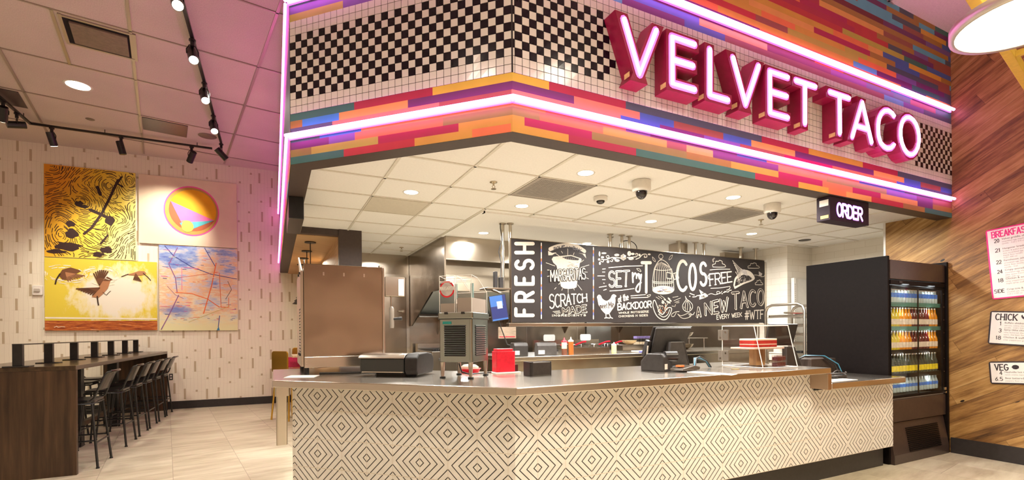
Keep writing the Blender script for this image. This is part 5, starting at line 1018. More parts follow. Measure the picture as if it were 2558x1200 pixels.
# bird cage in place of the A
mb = MB(); cage = [(820, 690), (820, 560), (835, 420), (860, 350), (900, 290), (930, 270), (970, 280), (1020, 320), (1060, 390), (1085, 470), (1100, 560), (1110, 680)]
bl_(B_, spl(cage, 4), .012, mb); bl_(B_, [(930 + 30*cos(k*pi/6), 225 + 32*sin(k*pi/6)) for k in range(13)], .010, mb); bl_(B_, [(930, 255), (930, 275)], .014, mb)
for k in range(9): x = 845 + 29*k; xt = 935 + (x - 960)*.42; bl_(B_, spl([(xt, 300 + abs(xt - 935)*.5), (x + 4, 410), (x, 540), (x, 640)], 4), .008, mb)
for y, d_ in ((400, 20), (560, 22), (580, 22), (640, 26)): hw = 118 if y < 450 else 145; bl_(B_, [(960 + hw*cos(R(180 - k*18)), y + d_*sin(R(k*18)) - 6) for k in range(11)], .010, mb)
bpoly(B_, [(962 + 148*cos(k*pi/12), 682 + 60*sin(k*pi/12)) for k in range(24)], mb, CH, .0026)
for k in range(16): q = random.Random(k); x = q.uniform(860, 1050); y = q.uniform(650, 715); bl_(B_, [(x, y), (x + q.uniform(20, 60), y + q.uniform(-8, 10))], .006, mb, [CHD, CB, MATS['divider_1'], MATS['divider_2']][k % 4], .003)
bl_(B_, [(1010, 440), (1070, 455), (1072, 530), (1010, 520), (1010, 440)], .012, mb); bpoly(B_, [(1018, 448), (1064, 460), (1066, 522), (1018, 514)], mb, CB, .0026)
bl_(B_, [(1095, 460), (1155, 440), (1175, 520), (1110, 540), (1095, 460)], .012, mb); bl_(B_, [(1120, 450), (1138, 532)], .008, mb); bl_(B_, [(1140, 445), (1158, 526)], .008, mb)
for pts in ([(815, 230), (845, 260), (855, 295), (825, 275), (815, 230)], [(1090, 205), (1060, 220), (1040, 270), (1075, 250), (1090, 205)], [(600, 390), (640, 395), (660, 430), (620, 415), (600, 390)], [(740, 755), (790, 745), (770, 775), (740, 755)]): bl_(B_, spl(pts, 4), .007, mb)
mb.build('cage_drawing', t)
mb = btext(K_, 'FREE', (500, 565), (830, 505), (490, 392), (820, 355), .020, CH, .25, .16); bl_(K_, spl([(500, 395), (470, 420), (480, 465), (505, 470)]), .014, mb); bl_(K_, spl([(500, 330), (640, 318), (800, 318)]), .010, mb); bl_(K_, spl([(510, 605), (650, 598), (800, 575)]), .010, mb); mb.build('lettering', t)
def cloud(mb, cx, cy, w_, h_): bl_(K_, spl([(cx - w_, cy + h_), (cx - w_*1.05, cy + h_*.3), (cx - w_*.6, cy), (cx - w_*.5, cy - h_*.7), (cx - w_*.05, cy - h_*.7), (cx + w_*.1, cy - h_*1.0), (cx + w_*.55, cy - h_*.7), (cx + w_*.6, cy), (cx + w_, cy + h_*.3), (cx + w_, cy + h_), (cx - w_, cy + h_)], 5), .009, mb)
mb = MB(); cloud(mb, 632, 235, 88, 50); cloud(mb, 1150, 262, 78, 40); cloud(mb, 1232, 515, 52, 36)
for k in range(6): a_ = R(100 + 26*k); bl_(K_, [(572 + 22*cos(a_), 185 - 22*sin(a_)), (572 + 38*cos(a_), 185 - 38*sin(a_))], .006, mb)
mb.build('cloud_drawing', t)
# winged taco, small tacos
mb = MB(); bpoly(K_, spl([(850, 560), (870, 460), (915, 405), (1000, 330), (1090, 345), (1150, 400), (1170, 460), (1120, 500), (1000, 545), (870, 615)], 4), mb, CH, .002); bpoly(K_, spl([(870, 575), (890, 480), (940, 430), (1010, 400), (1080, 415), (1130, 460), (1080, 490), (980, 525), (890, 570)], 4), mb, CB, .0025)
for k in range(44): q = random.Random(k + 50); x = q.uniform(900, 1140); y = 560 - (x - 880)*.32 - q.uniform(0, 90); bl_(K_, [(x, y), (x + q.uniform(-14, 22), y + q.uniform(-12, 14))], .006, mb, CH if k % 3 else CHD, .003)
for k in range(9): bl_(K_, spl([(985 - k*4, 330 + k*12), (930 - k*2, 290 + k*24), (835 + 12*k - (40 if k > 4 else 0) + k*k, 190 + k*34)], 4), .013, mb, CH, .0034); bl_(K_, spl([(975 - k*4, 338 + k*12), (935 - k*2, 298 + k*24), (850 + 12*k - (40 if k > 4 else 0) + k*k, 205 + k*34)], 4), .004, mb, CB, .0038)
bpoly(K_, [(1000, 320), (1040, 330), (1060, 420), (1000, 400), (960, 340)], mb, CHD, .0036); mb.build('winged_taco_drawing', t)
mb = MB(); bpoly(K_, spl([(340, 775), (345, 720), (390, 672), (440, 685), (470, 720), (420, 750)], 4), mb); bpoly(K_, [(335, 620), (370, 645), (420, 680), (360, 690)], mb)
for k in range(12): q = random.Random(k + 9); x = q.uniform(360, 440); y = q.uniform(690, 745); bl_(K_, [(x, y), (x + 12, y + 8)], .005, mb, CB, .003)
bl_(K_, spl([(475, 700), (520, 685), (580, 700), (640, 680), (640, 655), (605, 655), (605, 685), (650, 680), (680, 650)]), .009, mb); bl_(K_, spl([(240, 735), (285, 730), (310, 712)]), .014, mb); bl_(K_, spl([(200, 680), (235, 695), (265, 705)]), .014, mb)
for x, y in ((190, 725), (320, 715), (335, 708), (675, 685), (700, 668), (715, 662)): bl_(K_, [(x, y), (x + 12, y)], .014, mb)
bl_(K_, spl([(720, 650), (770, 660), (790, 640), (820, 632)]), .013, mb); bl_(K_, spl([(750, 632), (785, 620), (802, 590)]), .012, mb)
bl_(K_, spl([(1165, 405), (1210, 408), (1235, 418)]), .008, mb); bl_(K_, spl([(1260, 430), (1310, 425), (1325, 380)]), .010, mb); bpoly(K_, [(1230, 350), (1285, 385), (1270, 420), (1235, 425)], mb, CHD); mb.build('taco_flourish', t)
# hen, lower line of the board
mb = MB(); bpoly(B_, spl([(65, 800), (60, 775), (85, 745), (115, 760), (135, 800), (190, 830), (240, 800), (265, 750), (295, 740), (325, 765), (310, 785), (312, 830), (300, 900), (260, 960), (225, 1005), (180, 1010), (120, 950), (80, 880)], 3), mb)
for pts in ([(180, 1000), (185, 1060), (165, 1065)], [(185, 1060), (215, 1062)], [(225, 1000), (245, 1055), (272, 1068)], [(245, 1055), (225, 1066)]): bl_(B_, pts, .014, mb)
btext(B_, 'meet', (100, 930), (200, 925), (95, 868), (200, 858), .008, INKB, .3, 0, .003, mb); btext(B_, 'Me', (220, 930), (290, 910), (218, 845), (290, 838), .009, INKB, .3, 0, .003, mb); mb.build('hen_drawing', t)
btext(B_, 'at the', (350, 852), (492, 812), (345, 765), (485, 730), .014, CH, .2).build('lettering', t)
mb = btext(B_, 'BACKDOOR', (345, 955), (800, 918), (343, 870), (800, 830), .018, CH, .24, .02); mb.build('lettering', t)
btext(B_, 'WHOLE ROTISSERIE', (358, 1004), (765, 988), (357, 985), (765, 962), .006, CH, .3, .12).build('lettering', t); btext(B_, 'CHICKENS N SIDES', (355, 1052), (752, 1038), (355, 1030), (752, 1013), .006, CH, .3, .12).build('lettering', t)
# taco with herb, garlic, chilli
mb = MB(); bl_(B_, spl([(830, 830), (822, 900), (850, 990), (890, 1050), (950, 1085), (1010, 1075), (1060, 1000), (1075, 930), (1020, 930), (960, 1010), (910, 985), (880, 900), (850, 825), (830, 830)], 4), .014, mb); bl_(B_, spl([(900, 1010), (960, 1050), (1020, 1020), (1050, 950)], 4), .012, mb)
for k in range(34): q = random.Random(k + 77); x = q.uniform(890, 1010); y = q.uniform(880, 1010); bl_(B_, [(x, y), (x + q.uniform(-26, 26), y + q.uniform(-26, 26))], .006, mb, CH if k % 3 else MATS['divider_1'])
for cx_, cy_ in ((960, 835), (985, 810), (1040, 800), (1060, 825), (1020, 840), (1045, 850), (955, 855)): bl_(B_, [(cx_ + 14*cos(k*1.1), cy_ + 14*sin(k*1.3)) for k in range(9)], .007, mb)
bl_(B_, [(980, 960), (1000, 870), (970, 850)], .008, mb); bl_(B_, [(985, 930), (1030, 860)], .008, mb)
for p, q in (((865, 778), (912, 808)), ((895, 765), (945, 800)), ((925, 757), (975, 790)), ((1092, 782), (1165, 770)), ((1108, 828), (1200, 790)), ((1120, 850), (1180, 830)), ((1140, 860), (1180, 852)), ((1130, 880), (1120, 910)), ((1080, 900), (1110, 905))): bl_(B_, [p, q], .006, mb)
mb.build('open_taco_drawing', t)
mb = MB(); bl_(K_, spl([(130, 725), (155, 770), (195, 800), (235, 850), (235, 905), (190, 950), (150, 955), (100, 920), (90, 860), (125, 800), (140, 775), (130, 725)], 5), .010, mb)
for pts in ([(150, 790), (130, 850), (135, 930)], [(160, 790), (165, 860), (160, 940)], [(170, 795), (200, 860), (195, 930)], [(205, 880), (215, 910)], [(108, 880), (115, 905)]): bl_(K_, spl(pts, 4), .008, mb)
mb.build('garlic_drawing', t)
mb = MB(); bl_(K_, spl([(15, 990), (60, 1015), (120, 1000), (180, 975), (220, 990), (205, 1030), (120, 1058), (60, 1040), (15, 990)], 5), .008, mb); bl_(K_, spl([(215, 995), (245, 1000), (268, 965)], 4), .010, mb); bl_(K_, spl([(180, 1000), (205, 1000), (195, 1030)], 4), .010, mb)
bl_(B_, spl([(1180, 975), (1130, 980), (1080, 1010), (1078, 1040), (1110, 1040), (1140, 990)], 4), .008, mb); mb.build('chilli_drawing', t)
def block(s, bl, br, tl, tr, w_): mb = btext(K_, s, *bl and [(bl[0] + 12, bl[1] + 8), (br[0] + 12, br[1] + 8), (tl[0] + 12, tl[1] + 8), (tr[0] + 12, tr[1] + 8)], w_, CH, .34, .06); btext(K_, s, bl, br, tl, tr, w_, CH, .34, .06, .003, mb); btext(K_, s, bl, br, tl, tr, w_*.58, CB, .34, .05, .0042, mb); return mb
block('A', (298, 1030), (350, 1020), (298, 898), (345, 885), .032).build('lettering', t); block('NEW', (425, 1000), (755, 935), (420, 835), (755, 745), .034).build('lettering', t); block('TACO', (830, 915), (1300, 840), (825, 675), (1295, 615), .036).build('lettering', t)
btext(K_, 'EVERY WEEK', (602, 1072), (978, 1026), (600, 1008), (975, 968), .011, CH, .3).build('lettering', t); btext(K_, '#WTF', (1025, 1072), (1300, 1055), (1022, 945), (1300, 930), .018, CH, .25, .10).build('lettering', t)
# steel posts carrying the board
for k, (x, y, l) in enumerate(((1.20, 2.72, 'first steel ceiling post at the left end of the chalkboard, clear of its edge'), (1.285, 2.675, 'second steel ceiling post, just behind the left edge of the chalkboard'), (2.86, 2.70, 'leftmost steel post of the cluster above the cage drawing side of the chalkboard'), (2.99, 2.86, 'second steel post of the left cluster above the chalkboard'), (3.05, 2.68, 'third steel post of the left cluster above the chalkboard'), (3.20, 2.70, 'rightmost steel post of the left cluster above the chalkboard'), (4.16, 2.70, 'left steel post of the middle cluster above the chalkboard'), (4.48, 2.68, 'centre steel post of the middle cluster above the chalkboard'), (4.66, 2.68, 'right steel post of the middle cluster above the chalkboard'), (5.52, 2.70, 'left steel post near the right end of the chalkboard'), (5.86, 2.68, 'last steel post at the right end of the chalkboard'))):
    t = thing('steel_post', l, 'post', (x, y, EZ), 'steel posts of the pass counter'); zb_ = 2.0; t.location.z = zb_; WO[t.name] = Vector((x, y, zb_)); MB().cyl((x, y, zb_), (x, y, KZ - .012), .021, POLE, None, 14).build('tube', t); MB().cyl((x, y, KZ - .012), (x, y, KZ - .001), .045, POLE, None, 16).build('ceiling_flange', t)
tag(MB().box(4.22, 4.42, 2.78, 2.98, 2.2, KZ - .002, STEELV).build('steel_duct', bev=.004), 'square stainless duct among the middle cluster of posts above the chalkboard', 'duct')
tag(MB().box(5.50, 5.98, 3.0, 3.10, 2.30, KZ - .03, STEELV).build('steel_duct', bev=.004), 'wide stainless sheet behind the right end of the chalkboard near the tiled wall', 'duct')
t = tag(MB().tube(spl([(3.0, 2.80), (3.06, 2.72), (3.10, 2.66)], 5) and [Vector((3.22 + .16*cos(R(a_)), 2.75, 2.66 + .10*sin(R(a_)))) for a_ in range(-60, 200, 12)], .006, BLACK, 6).build('cable_loop'), 'thin dark cable looping behind the left cluster of posts', 'cable')
# order screen by the board's left end, with its shelf and cables
t = thing('equipment_shelf', 'small stainless shelf holding adapters beside the left end of the chalkboard', 'shelf', (1.13, 2.62, 2.0)); MB().box(.92, 1.235, 2.58, 2.82, 1.972, 1.992, STEEL).build('shelf_plate', t, bev=.003); MB().box(1.06, 1.10, 2.66, 2.72, 1.993, 2.20, BLACK).box(1.12, 1.17, 2.64, 2.70, 1.993, 2.13, BLACK).build('power_adapter', t, bev=.006)
MB().tube(spl([(1.10, 2.70), (1.16, 2.62), (1.20, 2.55)], 4) and [Vector(q) for q in ((1.14, 2.67, 2.12), (1.16, 2.68, 2.3), (1.125, 2.68, 2.45), (1.17, 2.68, 2.6), (1.15, 2.68, 2.75), (1.15, 2.68, KZ - .01))], .006, BLACK, 6).build('cable', t)
t = thing('order_screen', 'tilted blue-lit order screen hanging at the left end of the chalkboard', 'screen', (.95, 2.32, 1.58)); Tm = Matrix.Translation((.955, 2.32, 1.73)) @ Matrix.Rotation(R(-9), 4, 'Y') @ Matrix.Rotation(R(-8), 4, 'Z')
MB().rbox(-.105, .105, -.012, .014, -.150, .150, BLACK, .008, 2, Tm, 'Y').build('bezel', t); scr = mat('screen_navy', (.01, .01, .03), .3, emit=(.03, .05, .22), es=.9); scb = mat('screen_blue', (.01, .02, .05), .3, emit=(.10, .30, .80), es=.9); scw = mat('screen_white', (.1, .1, .1), .3, emit=(.6, .75, .9), es=.8)
q = lambda mb, x0, x1, z0, z1, m, y: mb.face([Tm @ Vector(v) for v in ((x0, y, z0), (x1, y, z0), (x1, y, z1), (x0, y, z1))], m)
mb = MB(); q(mb, -.098, .092, -.143, .143, scr, -.0125); q(mb, -.098, .055, .02, .143, scb, -.0130); q(mb, -.02, .045, -.01, .075, scw, -.0134); q(mb, -.098, .092, -.143, -.125, scb, -.0130); mb.build('display', t)
MB().cyl((1.0, 2.34, 1.90), (1.0, 2.60, 1.96), .015, STEEL).cyl((.96, 2.335, 1.75), (1.0, 2.36, 1.91), .015, BLACK).build('mount_arm', t); MB().tube([(.96, 2.34, 1.59), (1.0, 2.36, 1.50), (1.08, 2.36, 1.30), (1.12, 2.36, EZ + .13)], .006, BLACK, 6).build('cable', t)
t = thing('order_chart', 'laminated paper chart with a red line hanging under the left end of the chalkboard', 'paper chart', (1.16, 2.52, 1.38)); MB().box(1.045, 1.285, 2.535, 2.539, 1.37, 1.51, tint('chart_paper', (.24, .18, .13), .4, .25, 40., stretch=(.3, 1, 3))).build('sheet', t); MB().box(1.06, 1.27, 2.5335, 2.5348, 1.385, 1.395, RED).build('red_line', t)
# things on the pass counter
def printer(loc, rz, m, w_, d_, h_, label, panel=True):
    t = thing('receipt_printer', label, 'printer', loc); Tm = Matrix.Translation(loc) @ Matrix.Rotation(rz, 4, 'Z'); MB().prism([(-d_/2, 0), (d_/2, 0), (d_/2, h_*.8), (d_/2 - .03, h_), (-d_/2 + .06, h_), (-d_/2, h_*.55)], -w_/2, w_/2, m, 'X', Tm).build('case', t, bev=.010, seg=3)
    MB().box(-w_*.30, w_*.30, -.02, d_/2 - .04, h_ - .001, h_ + .004, DARKG, Tm).build('paper_cover', t); MB().box(w_*.12, w_*.44, d_/2 - .001, d_/2 + .002, h_*.12, h_*.42, WHITEP, Tm).build('port_panel', t); return t
printer((1.23, 2.36, EZ), R(168), DARKG, .17, .24, .16, 'dark grey receipt printer at the left end of the pass counter')
printer((1.60, 2.36, EZ), R(160), GREYP, .24, .22, .155, 'grey rounded receipt printer on the pass counter, left of the squeeze bottles')
def squeeze(x, y, h, liq, fill, top, label):
    t = thing('squeeze_bottle', label, 'squeeze bottle', (x, y, EZ)); r = .034; MB().lathe([(r*.96, 0), (r, .01), (r, h*.72*fill)], liq, (x, y, EZ), 16).build('sauce_fill', t); MB().lathe([(r, h*.72*fill), (r, h*.70), (r*.92, h*.73)], tint('cloudy_plastic', (.72, .55, .36), .3), (x, y, EZ), 16).build('bottle_body', t); MB().lathe([(r*1.02, h*.73), (r*1.02, h*.80), (r*.35, h*.86), (r*.12, h)], top, (x, y, EZ), 16).build('nozzle_cap', t)
squeeze(1.815, 2.27, .215, tint('brown_sauce', (.16, .06, .035), .35), .5, RED, 'tall squeeze bottle with a red cap and brown sauce'); squeeze(1.905, 2.26, .222, tint('orange_sauce', (.34, .10, .02), .35), 1.0, tint('cream_cap', (.75, .60, .40), .4), 'tall squeeze bottle with a cream cap and orange sauce')
squeeze(2.74, 2.48, .14, tint('pale_sauce', (.70, .58, .25), .35), .95, tint('white_nozzle', (.8, .75, .68), .4), 'short squeeze bottle of pale sauce on the pass counter, near the fryers')
t = thing('prep_tray', 'long stainless tray of frames at the edge of the pass counter', 'tray', (2.3, 2.52, EZ)); MB().box(1.98, 2.62, 2.42, 2.44, EZ, EZ + .075, STEELV).box(1.98, 2.62, 2.66, 2.68, EZ, EZ + .075, STEEL).box(1.98, 2.00, 2.44, 2.66, EZ, EZ + .075, STEEL).box(2.60, 2.62, 2.44, 2.66, EZ, EZ + .075, STEEL).build('tray_walls', t); m_ = MB()
for k in range(7): m_.cyl((2.0 + .09*k, 2.44, EZ + .082), (2.12 + .09*k, 2.66, EZ + .088), .004, CHROME, None, 6)
m_.build('wire_frame', t)
tag(MB().box(3.15, 3.72, 2.24, 2.62, EZ, EZ + .012, WHITEP).build('cutting_board', bev=.004), 'white cutting board on the pass counter beside the payment terminal', 'cutting board')
t = tag(MB().cyl((2.98, 2.25, EZ + .012), (3.14, 2.23, EZ + .012), .012, tint('blue_plastic', (.10, .10, .42), .4), None, 10).build('marker_pen'), 'blue marker pens on the front edge of the pass counter', 'marker')
def bowl(x, y, z, r, m, label):
    tag(MB().lathe([(r*.35, 0), (r*.8, r*.25), (r, r*.55), (r*1.03, r*.56), (r*.97, r*.55), (r*.75, r*.27), (r*.3, .012)], m, (x, y, z), 24).build('mixing_bowl'), label, 'bowl')
t = thing('bowl_rack', 'low wire stand for mixing bowls at the right end of the pass counter', 'rack', (4.35, 2.75, EZ)); m_ = MB()
for x in (4.12, 4.58):
    for y in (2.62, 2.92): m_.cyl((x, y, EZ), (x, y, EZ + .17), .008, CHROME, None, 8)
m_.build('rack_posts', t); MB().box(4.08, 4.62, 2.58, 2.96, EZ + .17, EZ + .18, STEEL).build('shelf', t)
bowl(4.30, 2.76, EZ + .181, .15, CHROME, 'shiny mixing bowl on the upper level of the wire stand'); bowl(4.30, 2.76, EZ + .001, .15, mat('bowl_steel', (.4, .33, .24), .15, 1.), 'shiny mixing bowl beneath the wire stand shelf')
bowl(3.35, 2.90, EZ + .09, .11, tint('tan_bowl', (.62, .45, .25), .4), 'tan bowl on the stacked trays behind the payment terminal')
t = thing('spice_rack', 'small case of striped dark and cream boxes behind the payment terminal', 'rack', (3.55, 2.95, EZ)); MB().box(3.15, 3.9, 2.8, 3.05, EZ, EZ + .089, STEELD).build('base_tray', t, bev=.003); bx = MB()
for i in range(6):
    for j in range(3): bx.box(3.50 + .055*i, 3.545 + .055*i, 2.90, 2.98, EZ + .092 + .042*j, EZ + .128 + .042*j, [tint('cream_box', (.72, .6, .42), .5), DARKG, tint('purple_box', (.2, .16, .4), .5)][(j + (i % 2)*0) % 3])
bx.build('box_rows', t)
t = thing('small_faucet', 'small curved chrome faucet beside the mixing bowls', 'faucet', (3.92, 2.75, EZ)); MB().tube([(3.92, 2.75, EZ), (3.92, 2.75, EZ + .10)] + [(3.97 + .05*cos(R(a_)), 2.75, EZ + .10 + .05*sin(R(a_))) for a_ in range(170, -1, -17)] + [(4.02, 2.75, EZ + .07)], .009, CHROME, 8).build('spout', t); MB().cyl((3.92, 2.75, EZ), (3.92, 2.75, EZ + .02), .022, CHROME).build('base', t)
# bakery rack and white upright at the right
t = thing('sheet_pan_rack', 'tall wheeled pan rack with rounded tube frame in the right corner of the kitchen', 'rack', (5.62, 1.8, 0)); TU = steel('rack_tube', (.55, .50, .44), .3)
for x in (5.31, 5.93): MB().tube([(x, 1.50, .12), (x, 1.50, 1.72), (x, 1.53, 1.79), (x, 1.60, 1.82), (x, 2.00, 1.82), (x, 2.07, 1.79), (x, 2.10, 1.72), (x, 2.10, .12)], .020, TU, 10).build('side_frame', t)
rr = MB()
for z in (.2, 1.70): rr.cyl((5.31, 1.80, z), (5.93, 1.80, z), .014, TU)
rr.build('cross_bar', t)
for x in (5.31, 5.93):
    for y in (1.50, 2.10): MB().cyl((x - .015, y, .06), (x + .015, y, .06), .06, RUBBER, None, 14).build('wheel', t)
for k in range(9): rb = MB().box(5.32, 5.34, 1.52, 2.08, .55 + .135*k, .56 + .135*k, TU).box(5.9, 5.92, 1.52, 2.08, .55 + .135*k, .56 + .135*k, TU).build('runner', t)
for k in (0, 2, 3, 5, 6, 7, 8): 
    z = .562 + .135*k; tag(MB().box(5.345, 5.895, 1.52, 2.08, z, z + .006, STEEL).box(5.345, 5.895, 1.52, 1.53, z + .006, z + .030, STEEL).box(5.345, 5.355, 1.53, 2.08, z + .006, z + .030, STEEL).box(5.885, 5.895, 1.53, 2.08, z + .006, z + .030, STEEL).build('sheet_pan'), 'aluminium sheet pan on the wheeled rack, %s from the bottom' % ORD[(0, 2, 3, 5, 6, 7, 8).index(k)], 'sheet pan', 'sheet pans on the wheeled rack')
for k, (x, y, z, m) in enumerate(((5.5, 1.62, 1.65, BLACK), (5.73, 1.7, 1.65, RED), (5.73, 1.6, 1.245, DARKG), (5.5, 1.65, 1.11, BLACK), (5.58, 1.7, .975, DARKG))): tag(MB().rbox(x - .10, x + .10, y - .055, y + .085, z + .002, z + .035, m, .03).build('utensil_pouch', bev=.008), '%s bundle of kitchen tools on the wheeled rack, %s' % (('black', 'red', 'dark grey', 'black', 'dark grey')[k], ('top tray, left', 'top tray, right', 'middle tray', 'second lowest of the bundles', 'lowest of the bundles')[k]), 'kitchen tools')
t = thing('white_shelving', 'white slotted upright with a flat white panel in the right kitchen corner', 'shelving', (6.3, 2.15, 0)); MB().box(6.05, 6.10, 2.14, 2.19, 0, 2.28, WHITEP).build('slotted_upright', t); MB().box(6.11, 6.62, 2.15, 2.18, .2, 2.27, tint('grey_white_panel', (.58, .56, .52), .5, .03)).build('panel', t)
sl = MB()
for k in range(60): sl.box(6.07, 6.08, 2.138, 2.1395, .4 + .03*k, .415 + .03*k, DARKG)
sl.build('slot_row', t)
# dispensers beside the oven
t = thing('towel_dispenser', 'stainless towel dispenser on the tall steel strip right of the oven', 'dispenser', (.0, 3.0, 1.9)); x0 = onY(958, 700, 3.1).x; zt_ = onY(975, 693, 3.1).z; zb_ = onY(975, 742, 3.1).z
MB().rbox(x0, x0 + .24, 3.02, 3.12, zb_, zt_, STEELV, .015, 3, None, 'Y').build('housing', t, bev=.005); MB().box(x0 + .16, x0 + .225, 3.012, 3.02, zb_ + .01, zt_ - .03, WHITEP).build('front_strip', t); MB().box(x0 - .06, x0 - .002, 3.03, 3.10, 0, 2.25, STEEL).build('steel_strip', t)
t = thing('soap_dispenser', 'clear soap dispenser with a black lever below the towel dispenser', 'dispenser', (x0 + .1, 3.05, 1.4)); MB().cyl((x0 + .08, 3.06, zb_ - .001), (x0 + .08, 3.06, zb_ - .12), .012, CHROME).lathe([(.02, -.12), (.030, -.15), (.030, -.36), (.025, -.38)], mat('clear_soap', (.38, .32, .26), .1, trans=.6), (x0 + .085, 3.06, zb_), 14).build('bottle', t); MB().cyl((x0 + .10, 3.05, zb_ - .27), (x0 + .20, 3.02, zb_ - .265), .014, BLACK, .022).build('lever', t)
# nook beyond the counter end
for k, y in enumerate((4.493, 5.287, 6.071, 6.901)):
    t = thing('pendant_lamp', 'black stem pendant in the wood-lined nook, %s from the front' % ORD[k], 'pendant lamp', (-.93, y, 1.95), 'stem pendants in the wood-lined nook'); MB().cyl((-.93, y, 2.15), (-.93, y, 2.71), .007, BLACKM, None, 8).build('stem', t); MB().cyl((-.93, y, 2.711), (-.93, y, 2.7245), .075, BLACKM, None, 20).build('ceiling_plate', t); MB().lathe([(.02, 2.15), (.05, 2.10), (.16, 2.0), (.155, 1.995), (.02, 2.09)], BLACKM, (-.93, y, 0), 20).build('shade', t)
lamp('AREA', (-.85, 6.2, 2.70), 30, WARM, .3)
t = thing('nook_table', 'wood-topped high table in the nook beyond the counter end', 'table', (-1.0, 6.9, 0)); MB().box(-1.10, -.64, 6.75, 7.40, 1.02, 1.06, tint('pale_table_top', (.55, .42, .28), .4)).build('table_top', t, bev=.004); MB().cyl((-.84, 7.08, .02), (-.84, 7.08, 1.02), .04, BLACKM).cyl((-.84, 7.08, 0), (-.84, 7.08, .02), .2, BLACKM).build('pedestal', t)
def hchair(x, y, m, label, rz, ht=1.16):
    t = thing('high_chair_stool', label, 'chair', (x, y, 0)); Tm = Matrix.Translation((x, y, 0)) @ Matrix.Rotation(rz, 4, 'Z'); MB().rbox(-.19, .19, -.19, .19, .74, .77, m, .04, 3, Tm).build('seat', t, bev=.005); MB().rbox(-.19, .19, .19, .215, .80, ht, m, .05, 4, Tm, 'Y').build('backrest', t, bev=.005)
    for sx in (-1, 1):
        for sy in (-1, 1): MB().cyl(Tm @ Vector((sx*.16, sy*.16, .74)), Tm @ Vector((sx*.21, sy*.21, 0)), .015, m, None, 8).build('leg', t)
        MB().cyl(Tm @ Vector((sx*.16, .18, .75)), Tm @ Vector((sx*.17, .20, .85)), .013, m, None, 8).build('back_post', t)
hchair(onY(709, 900, 6.25).x + .10, 6.30, GOLD, 'shiny gold high chair at the nook table, nearest the counter end', R(128)); hchair(onY(729, 900, 7.75).x, 7.72, tint('raspberry_metal', (.55, .02, .10), .35), 'red high chair behind the nook table, beyond the counter end', R(180), 1.0); hchair(-.86, 8.22, mat('gold_metal_dark', (.6, .36, .08), .3, 1.), 'gold high chair farthest back in the nook, against the papered wall', R(0))
# ---------------------------------------------------------------- on the service counter
Z1 = CT
# tall oven at the left end
t = thing('counter_oven', 'tall stainless oven with a large plain steel panel on the left end of the counter', 'oven', (-.85, 2.0, Z1)); OX0, OX1, OY0, OY1, OZ0, OZ1 = -1.178, -.518, 1.62, 2.36, 1.165, 2.035
MB().box(OX0 + .012, OX1, OY0 + .01, OY1, OZ0, OZ1 - .03, STEELD).build('body', t, bev=.004)
MB().box(OX0 + .012, OX1, OY0 - .006, OY0 + .009, OZ0 + .085, OZ1, steel('oven_panel_steel', (.40, .325, .255), .15, .5, 'Z')).build('front_sheet', t, bev=.003); MB().box(OX0 + .012, OX1 - .0, OY0 - .004, OY0 + .009, OZ0 - .01, OZ0 + .083, STEEL).build('base_trim', t, bev=.003)
MB().box(OX0 - .012, OX0 + .011, OY0 + .02, OY1, OZ0, OZ1 - .06, STEEL).build('vent_side', t, bev=.003); MB().box(OX1 + .001, OX1 + .018, OY0 - .006, OY0 + .05, OZ0 + .0, OZ1 - .005, STEEL).build('right_strip', t, bev=.002)
d_ = MB()
for k in range(15):
    for j in range(2): d_.box(OX0 - .0135, OX0 - .011, OY0 + .10 + .12*j, OY0 + .16 + .12*j, OZ0 + .12 + .026*k, OZ0 + .132 + .026*k, BLACK)
d_.build('vent_slots', t); r_ = MB()
for z in (OZ1 - .07, OZ0 + .10):
    for y in (OY0 + .12, OY0 + .3): r_.cyl((OX0 - .012, y, z), (OX0 - .022, y, z), .012, BLACK, None, 10)
r_.build('side_knobs', t); rv = MB()
for k in range(4): rv.cyl((OX0 + .03, OY0 - .004, OZ0 + .008 + .022*k), (OX0 + .03, OY0 - .007, OZ0 + .008 + .022*k), .004, CHROME, None, 8)
for x in (-1.01, -.845, -.675): rv.box(x - .006, x + .006, OY0 - .008, OY0 - .005, OZ1 - .095, OZ1 - .065, CHROME)
rv.build('rivets', t)
for x in (OX0 + .03, OX1 - .04):
    for y in (OY0 + .04, OY1 - .05): MB().cyl((x, y, Z1), (x, y, OZ0 + .001), .022, BLACK, None, 12).build('foot', t)
MB().prism([(OY0 + .05, OZ1 - .055), (OY0 + .35, OZ1 - .055), (OY0 + .60, OZ1 + .12), (OY0 + .59, OZ1 + .135)], OX0 - .005, OX0 + .006, WHITEP, 'X').build('side_guard', t)
t = thing('power_cord', 'black cord lying on the counter under the oven', 'cord', (-.7, 1.75, Z1)); tag(t, t['label'], 'cord'); MB().tube(spl([(-.98, 1.66), (-.8, 1.60), (-.62, 1.62), (-.45, 1.70)], 5) and [Vector((x, y, Z1 + .008)) for x, y in spl([(-1.05, 1.58), (-.85, 1.50), (-.65, 1.49), (-.42, 1.60)], 6)], .008, BLACK, 6).build('cord_run', t)
tag(MB().face([(-1.33, 1.33, Z1 + .001), (-1.12, 1.24, Z1 + .001), (-1.06, 1.44, Z1 + .001), (-1.27, 1.55, Z1 + .001)], WHITEP).face([(-1.33, 1.33, Z1 + .004), (-1.12, 1.24, Z1 + .004), (-1.06, 1.44, Z1 + .004), (-1.27, 1.55, Z1 + .004)], WHITEP).add([(-1.33, 1.33, Z1 + .001), (-1.12, 1.24, Z1 + .001), (-1.12, 1.24, Z1 + .004), (-1.33, 1.33, Z1 + .004)], [(0, 1, 2, 3)], WHITEP).build('paper_sheets'), 'white printed papers lying on the left end of the counter', 'papers')
